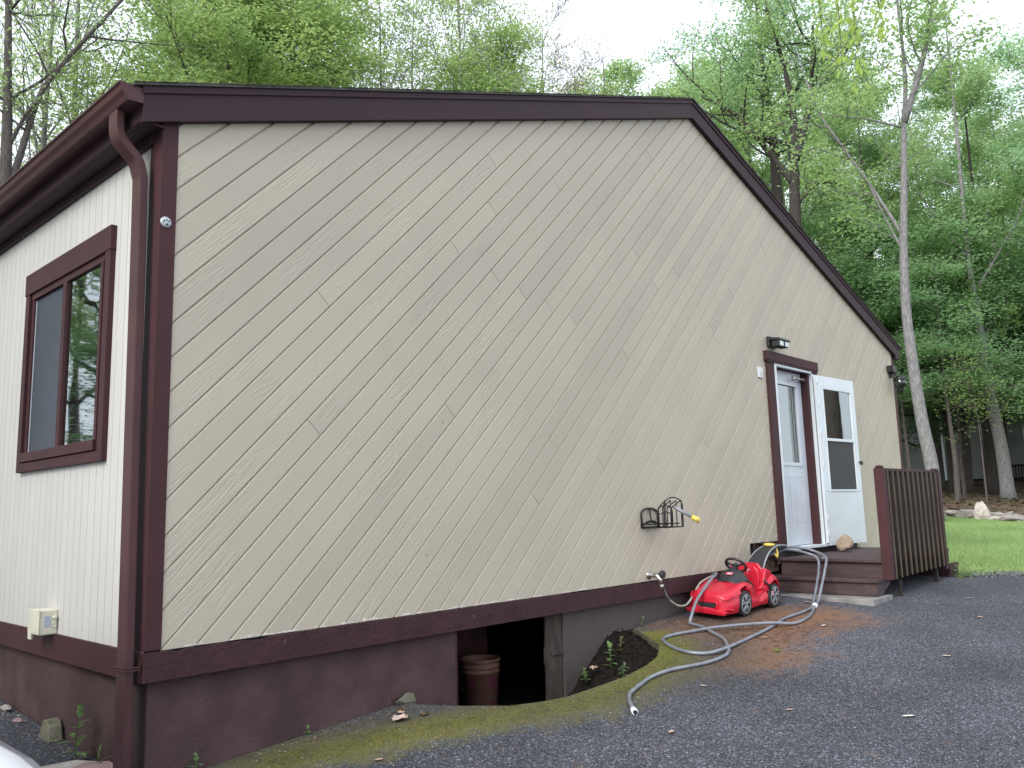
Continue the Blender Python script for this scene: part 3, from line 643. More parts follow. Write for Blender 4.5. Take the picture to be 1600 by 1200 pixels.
mb = MB(); mb.box(-.07, .15, -.03, .012, -.04, .08); mb.prism([(-.03,.065),(-.16,.045),(-.17,.018),(-.03,.03)], 'x', -.08, .20); mb.build('housing', M['blackplastic'], t, .006)
for dx in (-.03, .10):
    mb = MB(); mb.box(dx-.05, dx+.055, -.16, -.06, -.055, .015); h_ = mb.build('lamp_head', M['blackplastic'], t, .008)
    MB().box(dx-.040, dx+.045, -.164, -.1605, -.048, .006).build('lens', M['white2'], h_, .001)
t = thing('wall_lantern', (11.14, 0, 2.45), 'black wall lantern with clear glass near the far corner of the house', 'lantern')
mb = MB(); mb.box(-.09, .08, -.09, .012, .10, .20); mb.box(-.02,.02,-.05,.012,.02,.1); mb.tube([(0,-.03,.10),(0,-.1,.04),(0,-.12,-.02)], .010, 8); mb.build('bracket', M['blackmetal'], t, .006)
mb = MB(); mb.lathe([(.035,.02),(.09,-.03),(.085,-.14),(.05,-.15)], (0,-.14,0), 8); mb.build('lantern_glass', M['meshglass'], t)
mb = MB(); mb.lathe([(.01,.05),(.05,.03),(.10,-.025),(.092,-.032)], (0,-.14,0), 8); mb.build('lantern_cap', M['blackmetal'], t); mb = MB(); mb.lathe([(.05,-.15),(.055,-.165),(.03,-.21),(.01,-.23)], (0,-.14,0), 8); mb.build('lantern_base', M['blackmetal'], t)
t = thing('door_bell', (6.925, 0, 2.13), 'small white door bell plate on the siding left of the door casing', 'door bell')
MB().box(-.048, .048, -.012, .012, -.06, .06).build('plate', M['white'], t, .004); MB().box(-.02, .02, -.016, -.0125, -.025, .025).build('button', M['cream'], t, .002)
# hose hanger of black wire
t = thing('hose_hanger', (4.55, 0, .47), 'black wrought wire hose hanger with two arches on the gable wall above the tap', 'hose hanger')
def arch(w_, h_, y, x0, zf=0, n=12, sx=1):
    P = [(x0-w_/2, y, zf)]
    for k in range(n+1):
        a = math.pi*(1-k/n); P.append((x0+w_/2*math.cos(a), y, zf+h_*.72+h_*.28*math.sin(a)))
    P.append((x0+w_/2, y, zf)); return P
mb = MB(); P = arch(.26, .17, -.006, 0); mb.tube(P+[P[0]], .009, 6); mb.tube([(0,-.008,.165),(0,-.02,.05),(-.13,-.01,.03)], .008, 6); mb.tube([(0,-.02,.05),(.13,-.01,.03)], .008, 6)
P = smooth_path([(-.13,-.01,.015),(-.06,-.02,.05),(0,-.024,.058),(.06,-.02,.05),(.13,-.01,.015)], 4); mb.tube(P, .007, 6)
mb.build('back_frame', M['blackmetal'], t)
mb = MB()
for dx, dz in ((-.10,.0),(.10,.0),(-.10,.03),(.10,.03)): mb.tube([(dx,-.008,dz),(dx,-.25,dz)], .006, 6)
mb.build('rail', M['blackmetal'], t)
mb = MB()
for (y, ww, hh, dz) in ((-.17,.24,.19,0),(-.26,.30,.26,0)):
    P = arch(ww, hh, y, .0, dz); mb.tube(P+[P[0]], .006, 6)
for dx in (-.11,-.04,.04,.11):
    mb.tube([(dx,-.17,.0),(dx*1.2,-.26,.0)], .005, 6)
    mb.tube([(dx*.9,-.17,.0),(dx*.95,-.172,.17)], .005, 6); mb.tube([(dx*1.15,-.26,0),(dx*1.2,-.262,.235)], .005, 6); mb.tube([(dx*.95,-.172,.17),(dx*1.2,-.262,.235)], .005, 6)
mb.tube([(-.12,-.17,.11),(0,-.185,.135),(.12,-.17,.11)], .005, 6)
mb.build('front_basket', M['blackmetal'], t)
t = thing('hose_nozzle', (4.62, -.28, .56), 'grey hose nozzle with a yellow tip hanging in the wire hanger', 'nozzle', rot=(0,0,0))
mb = MB(); mb.tube([(-.03,.04,.09),(.0,-.01,.05),(.05,-.09,-.005)], [.017,.016,.014], 10); mb.build('barrel', M['greyplastic'], t)
mb = MB(); mb.tube([(.048,-.087,-.003),(.07,-.12,-.025),(.085,-.145,-.042)], [.020,.026,.024], 12); mb.build('tip', M['yellow'], t)
t = thing('garden_tap', (4.50, 0, .05), 'metal garden tap with a black knob at the foot of the gable siding', 'tap')
mb = MB(); mb.lathe([(.036,.012),(.036,-.006),(.018,-.01),(.018,-.06)], (0,0,0), 16, 'y'); mb.tube([(0,-.05,0),(0,-.09,-.005),(.005,-.115,-.04),(.006,-.12,-.07)], [.020,.022,.018,.017], 10); mb.build('tap_body', M['steel'], t)
mb = MB(); mb.lathe([(.012,-.07),(.014,-.10),(.034,-.105),(.036,-.13),(.028,-.138)], (.035,0,.006), 12, 'y'); mb.build('knob', M['blackplastic'], t)
# ------------------------------------------------------------------ steps, deck and railing
t = thing('porch_deck', (0,0,0), 'low brown deck with two steps and a slatted railing in front of the white door', 'deck')
DT = .05
mb = MB(); n = 9
for k in range(22):
    x0 = 7.09+k*.142; 
    if x0 > 9.25: break
    mb.box(x0, x0+.137, -1.10, -.012, DT-.03, DT)
mb.build('deck_boards', M['deck'], t, .003)
MB().box(7.06, 7.0895, -1.15, .0, DT-.032, DT+.002).build('nosing', M['deck'], t, .004)
mb = MB(); mb.box(7.10, 7.125, -1.135, .0, -.14, DT-.033); mb.box(6.83, 6.855, -1.13, .0, -.294, -.165); mb.build('riser', M['deck'], t, .002)
MB().box(6.80, 7.099, -1.145, .0, -.1645, -.132).build('tread', M['deck'], t, .004)
mb = MB(); mb.prism([(6.86,-.165),(7.11,-.165),(7.11,-.05),(7.2,-.05),(7.2,-.20),(7.06,-.25),(6.98,-.29),(6.86,-.293)], 'y', -1.128, -1.09); mb.build('stringer', M['deck'], t)
mb = MB(); mb.box(7.2, 9.35, -1.09, -1.06, -.11, DT-.033); mb.box(7.14, 7.2, -1.05, -.01, -.30, DT-.035); mb.box(9.3, 9.35, -1.055, -.01, -.3, DT-.033); mb.build('rim_joist', M['dark'], t)
MB().prism([(7.20,-.30),(9.3,-.30),(9.3,-.05),(7.2,-.05)], 'y', -.2, -.18).build('skirting', M['dark'], t)
# end boards at the right, bracket foot
MB().box(9.02, 9.36, -1.185, -1.15, -.30, -.115).box(9.02, 9.05, -1.149, -.2, -.30, -.05).build('end_board', M['trim_worn'], t, .003)
mb = MB(); mb.prism([(7.33,-.17),(7.37,-.17),(7.36,-.31),(7.40,-.325),(7.40,-.335),(7.31,-.335),(7.335,-.30)], 'y', -1.19, -1.16); mb.build('foot', M['dark'], t); MB().box(8.55,8.60,-1.18,-1.14,-.32,-.14).build('foot', M['dark'], t)
rl = MB(); rl.box(7.035, 7.125, -1.215, -1.12, -.15, .985); rl.build('post', M['trim'], t, .004)
rl = MB(); rl.lathe([(.035,.985),(.045,.998),(.03,1.012),(.0,1.018)], (7.08,-1.168,0), 12); rl.build('post_cap', M['trim_worn'], t)
rl = MB(); rl.lathe([(.04,.985),(.05,.996),(.03,1.008),(.0,1.012)], (8.85,-1.168,0), 12); rl.build('post_cap', M['trim_worn'], t)
rl = MB(); rl.box(8.81, 8.90, -1.215, -1.12, -.16, .985); rl.build('post', M['trim_worn'], t, .004)
MB().box(7.126, 8.809, -1.20, -1.10, .955, .985).build('top_rail', M['trim_worn'], t, .003)
MB().box(7.126, 8.809, -1.155, -1.105, .0, .04).build('bottom_rail', M['trim_worn'], t, .003)
M['slat'] = mat('mossy_slat_paint', (.052, .033, .033), .7, (.056, .048, .030), 5, .3, 40, stretch=(2,2,.5), detail=9, mottle=(.42,.7))
M['slatedge'] = mat('mossy_lit_slat_edge', (.085, .070, .044), .85, (.055, .038, .034), 7, .4, 50, stretch=(2,2,.5), detail=9)  # olive moss, kept paler than the faces to paint in the lit-edge highlight
n = 11
for k in range(n):
    xc = 7.20+(8.76-7.20)*k/(n-1)
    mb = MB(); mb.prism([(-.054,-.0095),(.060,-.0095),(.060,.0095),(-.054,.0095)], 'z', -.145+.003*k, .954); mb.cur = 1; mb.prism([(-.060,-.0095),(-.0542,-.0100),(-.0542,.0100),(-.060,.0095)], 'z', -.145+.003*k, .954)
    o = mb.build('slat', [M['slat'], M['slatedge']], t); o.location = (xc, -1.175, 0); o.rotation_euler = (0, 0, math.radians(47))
s_ = tag(MB().box(6.565, 7.1, -1.18, -.02, -.42, -.300).build('concrete_slab', M['concrete'], None, .008), 'grey concrete slab lying under the bottom porch step', 'slab')
# stone on the deck
def rock(name, loc, size, m, seed, label=None, cat=None, group=None, rotz=0, sub=3, rough=.18, mesh=None):
    if mesh is None:
        r = random.Random(seed); bm = bmesh.new(); bmesh.ops.create_icosphere(bm, subdivisions=sub, radius=1)
        pl = [(Vector((r.gauss(0,1), r.gauss(0,1), r.gauss(0,1))).normalized(), r.uniform(.45, .8)) for _ in range(11)]
        from mathutils import noise
        for v in bm.verts:
            d = v.co.normalized(); k = 1
            for nrm, h in pl:
                q = d.dot(nrm)
                if q > 0: k = min(k, h/q)
            v.co = d*k*(1+rough*.35*noise.noise(d*3.3+Vector((seed,0,0))))
        me = bpy.data.meshes.new(name); bm.to_mesh(me); bm.free(); me.materials.append(m)
    else: me = mesh
    o = bpy.data.objects.new(name, me); C.objects.link(o); o.location = loc; o.scale = size; o.rotation_euler = (0, 0, rotz)
    if label: tag(o, label, cat, group)
    return o
rock('rock', (8.40,-.21,DT+.085), (.12,.10,.135), M['tanstone'], 17, 'tan stone holding the storm door open on the deck', 'stone', rotz=.4)
t = tag(MB().tube(smooth_path([(8.62,-.2,DT+.005),(8.70,-.22,DT+.05),(8.74,-.24,DT+.07),(8.78,-.24,DT+.003)],5), .004, 6).build('cord', M['blackmetal'], None), 'short black cord lying beside the tan stone on the deck', 'cord')

# ------------------------------------------------------------------ red push car
CX, CY = 5.60, -.27
gx = (G(5.9,CY)-G(5.3,CY))/.6; gy = (G(CX,-.1)-G(CX,-.5))/.4
car = thing('toy_car', (CX, CY, G(CX,CY)), 'red plastic ride-on push car with black steering wheel parked by the gable wall', 'toy car', rot=(math.atan(gy), -math.atan(gx), 0))
# local frame: nose towards -x
def bump(a, c, s): return math.exp(-((a-c)/s)**2)
NX, NY = 170, 40; x0c, x1c = -.60, .50; V = []; F = []
TOPX = [-.60,-.585,-.55,-.45,-.30,-.16,-.10,.0,.10,.18,.24,.30,.38,.46,.50]
TOPZ = [.165,.225,.243,.262,.285,.297,.29,.275,.26,.275,.30,.315,.30,.25,.17]
HWX = [-.60,-.57,-.50,-.35,-.15,.05,.25,.42,.50]; HWW = [.14,.185,.215,.225,.21,.205,.225,.215,.17]
FWX, RWX, WR, WYS = -.275, .302, .115, .20
def top_z(x, v):
    z = float(np.interp(x, TOPX, TOPZ)); a = abs(v)
    z -= .045*a**3.5
    z += .028*bump(x, FWX, .13)*bump(a, .82, .18) + .030*bump(x, RWX, .12)*bump(a, .85, .2)
    z -= .018*bump(a, .45, .09)*(1 if -.55 < x < -.18 else 0)*.5
    # cockpit
    if -.13 < x < .20 and a < .74:
        k = min(1, (x+.13)/.03, (.20-x)/.04); k = max(0, k); z = z*(1-k)+.135*k
    elif -.10 < x < .17: z -= .085*bump(x, .03, .085)
    return z
def section(x):
    hw = float(np.interp(x, HWX, HWW)); P = []
    zb = .055+(.03*max(0, (-.52-x)/.08)); zb = .055
    # side profile up: 8 pts, then top 24, then down
    zt = top_z(x, 1.0)
    for k in range(9):
        t = k/8; z = zb+(zt-.02-zb)*t; y = hw*(.93+.07*math.sin(math.pi*min(1, t*1.1)))
        y += .010*bump(x, FWX, .15)*t+.012*bump(x, RWX, .15)*t - .015*bump(z, .16, .03)*(1 if -.15 < x < .18 else 0)
        for wx in (FWX, RWX):
            if (x-wx)**2+(z-WR)**2 < (WR+.018)**2: y = hw*.60
        P.append((y, z))
    for k in range(1, 24):
        v = 1-2*k/24; vv = math.copysign(abs(v)**.85, v); P.append((hw*vv*.985, top_z(x, vv)))
    return P
xs_ = [x0c+(x1c-x0c)*i/NX for i in range(NX+1)]; rows = []
for x in xs_:
    P = section(x); L_ = P[:9]; T_ = P[9:]
    right = [(x, -y, z) for y, z in L_]; mid = [(x, -y, z) for y, z in T_]; left = [(x, y, z) for y, z in L_][::-1]
    rows.append(right+mid+left)
mb = MB(); mb.smooth = True; n = len(rows[0]); mb.v = [p for r in rows for p in r]
for i in range(NX):
    for j in range(n-1): mb.face([i*n+j, (i+1)*n+j, (i+1)*n+j+1, i*n+j+1])
    mb.face([i*n+n-1, (i+1)*n+n-1, (i+1)*n, i*n])
mb.face(list(range(n))); mb.face([NX*n+k for k in range(n)][::-1])
body = mb.build('car_body', M['redplastic'], car)
es = body.modifiers.new('edges', 'EDGE_SPLIT'); es.split_angle = math.radians(50)
# nose: bumper lip, grille with rim, lower spoiler, headlight creases
mb = MB(); mb.smooth = False
mb.prism([(-.19,.05),(.19,.05),(.205,.085),(.10,.10),(-.10,.10),(-.205,.085)], 'x', -.635, -.58)
mb.build('front_bumper', M['redplastic'], car, .012)
mb = MB(); P = [(-.603,y,z) for y,z in ((-.11,.115),(.11,.115),(.125,.185),(-.125,.185),(-.11,.115))]; mb.tube([(-.604,-.075,.098),(-.604,.075,.098),(-.604,.095,.112),(-.602,.105,.150),(-.601,.09,.158),(-.601,-.09,.158),(-.602,-.105,.150),(-.604,-.095,.112),(-.604,-.075,.098)], .008, 8); mb.build('grille_rim', M['redplastic'], car)
mb = MB(); mb.prism([(-.075,.106),(.075,.106),(.090,.118),(.094,.147),(-.094,.147),(-.090,.118)], 'x', -.609, -.58); mb.build('grille', M['greyplastic'] if False else M['blackplastic'], car, .003)
for s in (-1, 1):
    mb = MB(); mb.tube(smooth_path([(-.60,s*.09,.070),(-.59,s*.14,.085),(-.565,s*.19,.10),(-.50,s*.218,.085)],4), [.008]*13, 6)
    mb.build('bumper_crease', M['redplastic'], car); mb = MB()
    mb.tube(smooth_path([(-.575,s*.10,.213),(-.585,s*.12,.19),(-.570,s*.185,.185),(-.49,s*.215,.215)],4), [.007]*13, 6); mb.build('headlight_crease', M['redplastic'], car)
# dark console with windshield hump and sticker
mb = MB(); mb.smooth = True; R1 = []
for i in range(13):
    u = i/12; x = -.255+.20*u; hw = .145*(math.sin(math.pi*(.12+.55*u)))**.6; h = .07*math.sin(math.pi*min(1, .08+u*.62))
    for j in range(17):
        v = -1+2*j/16; mb.v.append((x, hw*v, .268+.03*u+h*1.55*(1-abs(v)**2.6)))
for i in range(12):
    for j in range(16): mb.face([i*17+j, (i+1)*17+j, (i+1)*17+j+1, i*17+j+1])
o_ = len(mb.v); 
for j in range(17): a = mb.v[12*17+j]; mb.v.append((a[0]+.01, a[1], .17))
for j in range(16): mb.face([12*17+j, o_+j, o_+j+1, 12*17+j+1])
con = mb.build('console', M['blackplastic'], car)
for s in (-1,1):
    mb = MB(); mb.prism([(-.10,.20),(-.04,.20),(.03,.22),(-.03,.275),(-.12,.305)], 'y', s*.120, s*.155); mb.build('console_wing', M['blackplastic'], car, .006)
def text(body_, size, m, parent, loc, rot, ext=.0008, name='lettering'):
    cu = bpy.data.curves.new(name, 'FONT'); cu.body = body_; cu.size = size; cu.extrude = ext; cu.align_x = 'CENTER'; cu.align_y = 'CENTER'
    to = bpy.data.objects.new(name, cu); dg = bpy.context.evaluated_depsgraph_get()
    C.objects.link(to); dg.update(); me = bpy.data.meshes.new_from_object(to.evaluated_get(dg)); C.objects.unlink(to); bpy.data.objects.remove(to)
    me.materials.append(m); o = bpy.data.objects.new(name, me); C.objects.link(o); o.parent = parent; o.location = loc; o.rotation_euler = rot; return o
M['sticker'] = mat('red_sticker', (.75,.12,.15), .4)
st = MB().box(-.034, .034, -.020, .020, -.001, .001).build('sticker', M['sticker'], car, .0009)
st.location = (-.193, -.01, .362); st.rotation_euler = (math.radians(0), math.radians(-24), math.radians(-90)); st.rotation_euler = Euler((math.radians(24), 0, math.radians(-90)), 'XYZ')
text('S2', .045, M['white'], st, (0,0,.0015), (0,0,0))
# steering wheel
mb = MB(); R0 = .088; ring = []
cw = Vector((-.045, 0, .425)); ax = Vector((.74, 0, .67)).normalized(); u = Vector((0,1,0)); v = ax.cross(u)
ring = [cw+(u*math.cos(2*math.pi*k/28)*1.15+v*math.sin(2*math.pi*k/28))*R0 for k in range(29)]
mb.tube(ring, .013, 10, caps=False)
for a in (0.3, math.pi-.3, -math.pi/2): mb.tube([cw-ax*.015, cw+(u*math.cos(a)*1.1+v*math.sin(a))*R0], .011, 8)
mb.tube([cw-ax*.02, cw-ax*.13], [.028,.02], 10); mb.tube([cw+ax*.01, cw-ax*.02], [.022,.03], 12)
mb.build('steering_wheel', M['blackplastic'], car)
# seat, backrest with emblem, armrest wings
mb = MB(); mb.box(-.09, .17, -.145, .145, .136, .165); mb.build('seat', M['redplastic'], car, .012)
mb = MB(); mb.box(-.06, .05, -.10, .08, .1655, .170); mb.build('seat_paper', M['white'], car, .002)
mb = MB()
out = [(-.15,.16),(.15,.16),(.158,.30),(.135,.385),(.085,.435),(-.085,.435),(-.135,.385),(-.158,.30)]
mb.prism(out, 'x', .165, .20); mb.prism([(y*.78, .17+(z-.16)*.85) for y,z in out], 'x', .152, .1655)
br = mb.build('backrest', M['redplastic'], car, .012); br.location = (-.02,0,.02); br.rotation_euler = (0, math.radians(9), 0)
mb = MB(); mb.prism([(-.028,.372),(.028,.372),(.024,.358),(.006,.360),(.0,.318),(-.006,.360),(-.024,.358)], 'x', .1465, .1515); mb.build('emblem', mat('pink_emblem', (.62,.28,.30), .4), br, .001)
for s in (-1,1):
    mb = MB(); mb.prism([(.05,.20),(.20,.20),(.33,.30),(.27,.36),(.19,.385),(.155,.34),(.13,.25)], 'y', s*.155, s*.195); mb.build('side_wing', M['redplastic'], car, .014)
mb = MB(); mb.prism([(.18,.28),(.40,.29),(.47,.22),(.49,.17),(.40,.20),(.18,.22)], 'y', -.17, .17); mb.build('rear_deck', M['redplastic'], car, .02)
mb = MB(); mb.tube([(.12,-.20,.275),(.17,-.215,.24),(.235,-.225,.165)], [.010,.010,.010], 4); mb.build('belt', M['blackplastic'], car)
mb = MB(); mb.box(.20, .235, -.2385, -.2365, .135, .175); mb.build('side_sticker', mat('side_sticker', (.65,.22,.22), .5, (.7,.5,.5), 90), car)
# wheels
def wheel(x, s):
    mb = MB(); mb.lathe([(.085,.035),(.106,.035),(.115,.024),(.115,-.024),(.106,-.035),(.085,-.035)], sides=32, axis='y'); wh = mb.build('wheel', M['tyre'], car); wh.location = (x, s*.185, WR)
    mb = MB(); y = s*.036
    mb.lathe([(.087,y-s*.012),(.088,y),(.079,y+s*.002),(.076,y-s*.010)], sides=32, axis='y')
    mb.lathe([(.024,y-s*.02),(.024,y+s*.001),(.012,y+s*.004)], sides=14, axis='y')
    for k in range(5):
        for da in (-.16, .16):
            a = 2*math.pi*k/5+.3; a1 = a+da*.35; a2 = a+da*1.25
            p = Vector((math.cos(a1)*.018, y-s*.004, math.sin(a1)*.018)); q = Vector((math.cos(a2)*.080, y-s*.004, math.sin(a2)*.080))
            mb.tube([p, q], [.009, .0075], 6)
    mb.build('rim', M['greyplastic'], wh)
for x in (FWX, RWX):
    for s in (-1, 1): wheel(x, s)
mb = MB(); mb.box(-.40, .42, -.12, .12, .05, .11); mb.build('undertray', M['blackplastic'], car)
# push handle rising behind the seat and curving back over the steps
mb = MB(); hp = smooth_path([(.28,0,.30),(.40,0,.42),(.55,0,.50),(.75,0,.53),(.98,0,.51)], 6)
def ribbon(P, w0, w1, th, mb):
    o = len(mb.v); n = len(P)
    for i, p in enumerate(P):
        a = (P[min(i+1,n-1)]-P[max(i-1,0)]).normalized(); nr = a.cross(Vector((0,1,0))).normalized(); ww = w0+(w1-w0)*i/(n-1)
        for (sv, su) in ((-1,-1),(1,-1),(1,1),(-1,1)): mb.v.append(tuple(p+Vector((0,1,0))*sv*ww/2+nr*su*th/2))
    for i in range(n-1):
        for k in range(4): mb.face([o+i*4+k, o+i*4+(k+1)%4, o+(i+1)*4+(k+1)%4, o+(i+1)*4+k])
    mb.face([o,o+1,o+2,o+3]); mb.face([o+n*4-4+k for k in range(4)])
ribbon(hp, .20, .085, .034, mb); hd = mb.build('push_handle', M['blackplastic'], car, .004)
mb = MB()
for s in (-1,1):
    P = [p+Vector((0, s*(.10-.062*i/(len(hp)-1)), .012)) for i, p in enumerate(hp)]; mb.tube(P, .009, 8)
mb.build('handle_rail', M['greyplastic'], hd)
mb = MB(); mb.tube([Vector((.66,.0,.545))+Vector((.045*math.cos(a),.045*math.sin(a),.012)) for a in np.linspace(0, 6.28, 16)], .012, 8); mb.tube([(.70,-.05,.53),(.72,-.06,.47),(.68,-.07,.43),(.66,-.06,.47)], .011, 8)
mb.build('tie', M['yellow'], hd)

# ------------------------------------------------------------------ garden hose
def gh(x, y, h=.016): return Vector((x, y, G(x, y)+h))
hr = .0138
A = [(4.51,-.122,-.03),(4.53,-.13,-.07),(4.60,-.13,-.16),(4.72,-.13,-.225),(4.84,-.13,-.245),(4.95,-.12,-.22),(5.08,-.11,-.14),(5.20,-.10,-.07),(5.36,-.11,-.03),(5.50,-.10,-.02)]
t = tag(MB().tube(smooth_path(A, 6), .0098, 8).build('leader_hose', M['leader'], None), 'thin beige leader hose looping from the tap to the toy car', 'hose')
mb = MB(); mb.lathe([(.020,0),(.022,.02),(.018,.035)], (4.511,-.122,-.062), 12); mb.build('coupling', M['steel'], t)
mb = MB(); cp = smooth_path(A[:5], 10)[2:22]; hel = []
for i in range(len(cp)*5):
    k = i/5; i0 = int(k); 
    if i0+1 >= len(cp): break
    p = cp[i0].lerp(cp[i0+1], k-i0); tg = (cp[i0+1]-cp[i0]).normalized(); u_ = Vector((0,1,0)); v_ = tg.cross(u_).normalized(); hel.append(p+(u_*math.cos(i*1.25)+v_*math.sin(i*1.25))*.0135)
mb.tube(hel, .0022, 5); mb.build('spring_guard', M['blackplastic'], t)
zc = lambda x, y, h: (x, y, G(x, y)+h)
B = [(5.62,.0,-.05),(5.50,-.06,-.02),(5.38,-.17,.0),(5.15,-.22,-.055),(4.98,-.24,-.13),(4.86,-.25,-.20),(4.74,-.27,-.30)]
B = [Vector(b) for b in B]+[gh(4.70,-.27), gh(4.66,-.30), gh(4.60,-.45), gh(4.47,-.62), gh(4.33,-.80), gh(4.16,-.93), gh(4.0,-1.03), gh(3.83,-1.07), gh(3.6,-1.05), gh(3.32,-.955), gh(3.1,-.94), gh(2.90,-.98), gh(2.72,-1.03), gh(2.60,-1.10), gh(2.50,-1.19), gh(2.455,-1.23)]
D_ = [Vector((6.25,-.29,.135)), Vector((6.6,-.31,.165)), Vector((6.78,-.42,.13)), Vector((6.80,-.55,.07)), Vector((6.70,-.60,-.05)), Vector((6.52,-.64,-.2)), gh(6.40,-.66,.03), gh(6.2,-.73), gh(6.0,-.80), gh(5.72,-.82), gh(5.42,-.82), gh(4.95,-.90), gh(4.6,-.94), gh(4.26,-.965), gh(3.98,-.99,.03), gh(3.86,-.93), gh(3.80,-.82), gh(3.83,-.68), gh(3.92,-.53), gh(4.02,-.43), gh(4.14,-.41), gh(4.28,-.44), gh(4.6,-.60,.034), gh(4.98,-.87,.045), gh(5.24,-.975), gh(5.55,-.96), gh(5.85,-.88), gh(6.06,-.80), gh(6.2,-.76)]
E_ = [gh(6.2,-.76), gh(6.36,-.72,.03), Vector((6.50,-.70,-.2)), Vector((6.68,-.68,-.02)), Vector((6.80,-.64,.08)), Vector((6.86,-.48,.145)), Vector((6.70,-.33,.19)), Vector((6.3,-.24,.17))]
mb = MB(); mb.tube(smooth_path(B, 6), hr, 10); mb.tube(smooth_path(D_, 6), hr, 10); mb.tube(smooth_path(E_, 6), hr, 10)
t = tag(mb.build('garden_hose', M['hose'], None), 'long grey garden hose draped over the toy car and coiled on the driveway', 'hose')
mb = MB(); p = gh(2.455,-1.23); q = gh(2.42,-1.27); mb.tube([p, q], [.020,.020], 12); mb.build('coupling', M['white2'], t); mb = MB()
p = gh(6.12,-.78); q = gh(6.2,-.76); mb.tube([p, p.lerp(q,.5), q], [.022,.028,.024], 12)
mb.build('coupling', M['white2'], t)
mb = MB(); q = gh(2.42,-1.27); mb.tube([q, q+Vector((-.006,-.007,0))], .013, 10); mb.build('washer', M['blackmetal'], t)
tag(rock('pebble', (6.95,-.55,DT+.015), (.02,.02,.016), M['palestone'], 9), 'white pebble on the front edge of the deck', 'pebble')

# ------------------------------------------------------------------ bucket in the crawl space
bk = thing('bucket', (3.02, .66, -.885), 'orange ribbed plastic bucket standing in the dark crawl space opening', 'bucket')
mb = MB(); mb.lathe([(.125,0),(.128,.006),(.128,.02),(.132,.022),(.146,.26),(.153,.262),(.153,.275),(.147,.277),(.148,.30),(.157,.302),(.157,.315),(.149,.317),(.150,.345),(.160,.348),(.160,.37),(.150,.37),(.145,.35),(.12,.02)], sides=40); mb.build('pail', M['orange'], bk)
mb = MB()
va = math.atan2(-4.36-.66, -1.893-3.02)
for (a0, a1, z0, z1) in ((-.95,-.33,.165,.235),(.33,.95,.165,.235),(-.95,-.33,.03,.05),(.33,.95,.03,.05)):
    n = 8; o = len(mb.v)
    for i in range(n+1):
        a = va+a0+(a1-a0)*i/n
        for z in (z0, z1): r_ = .1322+(z-.02)*.0585+.002; mb.v.append((r_*math.cos(a), r_*math.sin(a), z))
    for i in range(n): mb.face([o+2*i, o+2*i+2, o+2*i+3, o+2*i+1])
    mb.build('printed_mark', M['bucketmark'], bk); mb = MB()

tag(MB().box(3.15, 3.62, 1.18, 1.20, -.884, -.22).build('board', mat('reddish_board', (.16,.075,.07), .8, (.10,.05,.045), 6, .3, 20), None), 'reddish board standing in the dark crawl space behind the bucket', 'board')
# ------------------------------------------------------------------ small stones, plants, litter
def slab_stone(P, loc, th, m, label, name='flagstone'):
    mb = MB(); mb.prism(P, 'z', 0, th); o = mb.build(name, m, None, .008); o.location = loc; tag(o, label, 'stone'); return o
slab_stone([(-.22,-.10),(.10,-.16),(.20,-.02),(.14,.10),(-.05,.12),(-.20,.06)], (-.20,.55,G(-.2,.55)-.01), .045, M['palestone'], 'flat pale stone on the ground at the foot of the left wall')
slab_stone([(-.10,-.22),(.08,-.16),(.10,.08),(.0,.16),(-.10,.10)], (-.09,.30,G(-.1,.3)), .07, M['pinkstone'], 'pinkish flat stone beside the bottom of the downspout')
mb = MB(); mb.prism([(1.10,0),(1.33,0),(1.27,.05),(1.22,.125),(1.17,.13),(1.13,.09)], 'x', -.05, .03); o = mb.build('rock', M['mossstone'], None, .010); o.location = (0,0,G(0,1.2)-.02); tag(o, 'greenish triangular stone leaning against the left foundation', 'stone')
rock('rock', (-.02,2.02,G(0,2.0)+.01), (.03,.11,.03), M['palestone'], 21, 'long whitish stone along the left foundation near the picture edge', 'stone')
rock('rock', (-.03,1.72,G(0,1.7)+.0), (.03,.07,.022), M['pinkstone'], 22, 'thin pinkish stone chip between the whitish stone and the green one', 'stone')
rock('rock', (1.70,.0,G(1.7,0)+.02), (.12,.035,.05), M['mossstone'], 23, 'grey weathered stone at the left end of the pit by the foundation', 'stone', rotz=.1)
# crumpled pale leaf
def leafpatch(name, loc, L, W, m, label, seed, rotz=0, curl=.4):
    r = random.Random(seed); mb = MB(); mb.smooth = True; n = 8
    for i in range(n+1):
        u = i/n; ww = W*math.sin(math.pi*min(.97, .05+u*.95))**.7*r.uniform(.75, 1.1)
        for j in range(5):
            v = -1+j/2; mb.v.append((L*(u-.5), ww*v/2, .006+curl*L*(.25*abs(v)**1.5+.2*math.sin(u*7+seed+v*2)**2)*.6))
    for i in range(n):
        for j in range(4): mb.face([i*5+j, (i+1)*5+j, (i+1)*5+j+1, i*5+j+1])
    o = mb.build(name, m, None); o.location = loc; o.rotation_euler = (0,0,rotz); tag(o, label, 'leaf'); return o
M['paleleaf'] = mat('bleached_leaf', (.60,.48,.42), .8, (.42,.28,.22), 14)
leafpatch('dead_leaf', (1.47,-.22,G(1.47,-.22)), .13, .10, M['paleleaf'], 'crumpled pale pink leaf on the mossy asphalt by the pit', 2, .3, .55)
leafpatch('dead_leaf', (1.55,-.13,G(1.55,-.13)), .07, .05, M['deadleaf'], 'small tan leaf just behind the crumpled pale leaf', 3, 1.2)
leafpatch('dead_leaf', (1.62,-.26,G(1.62,-.26)), .09, .05, M['rotwood'], 'dark brown leaf scrap right of the crumpled pale leaf', 5, .9)
leafpatch('dead_leaf', (3.50,-.12,-.60), .10, .08, M['deadleaf'], 'tan leaf in the pit at the foot of the bare foundation', 6, .5, .7)
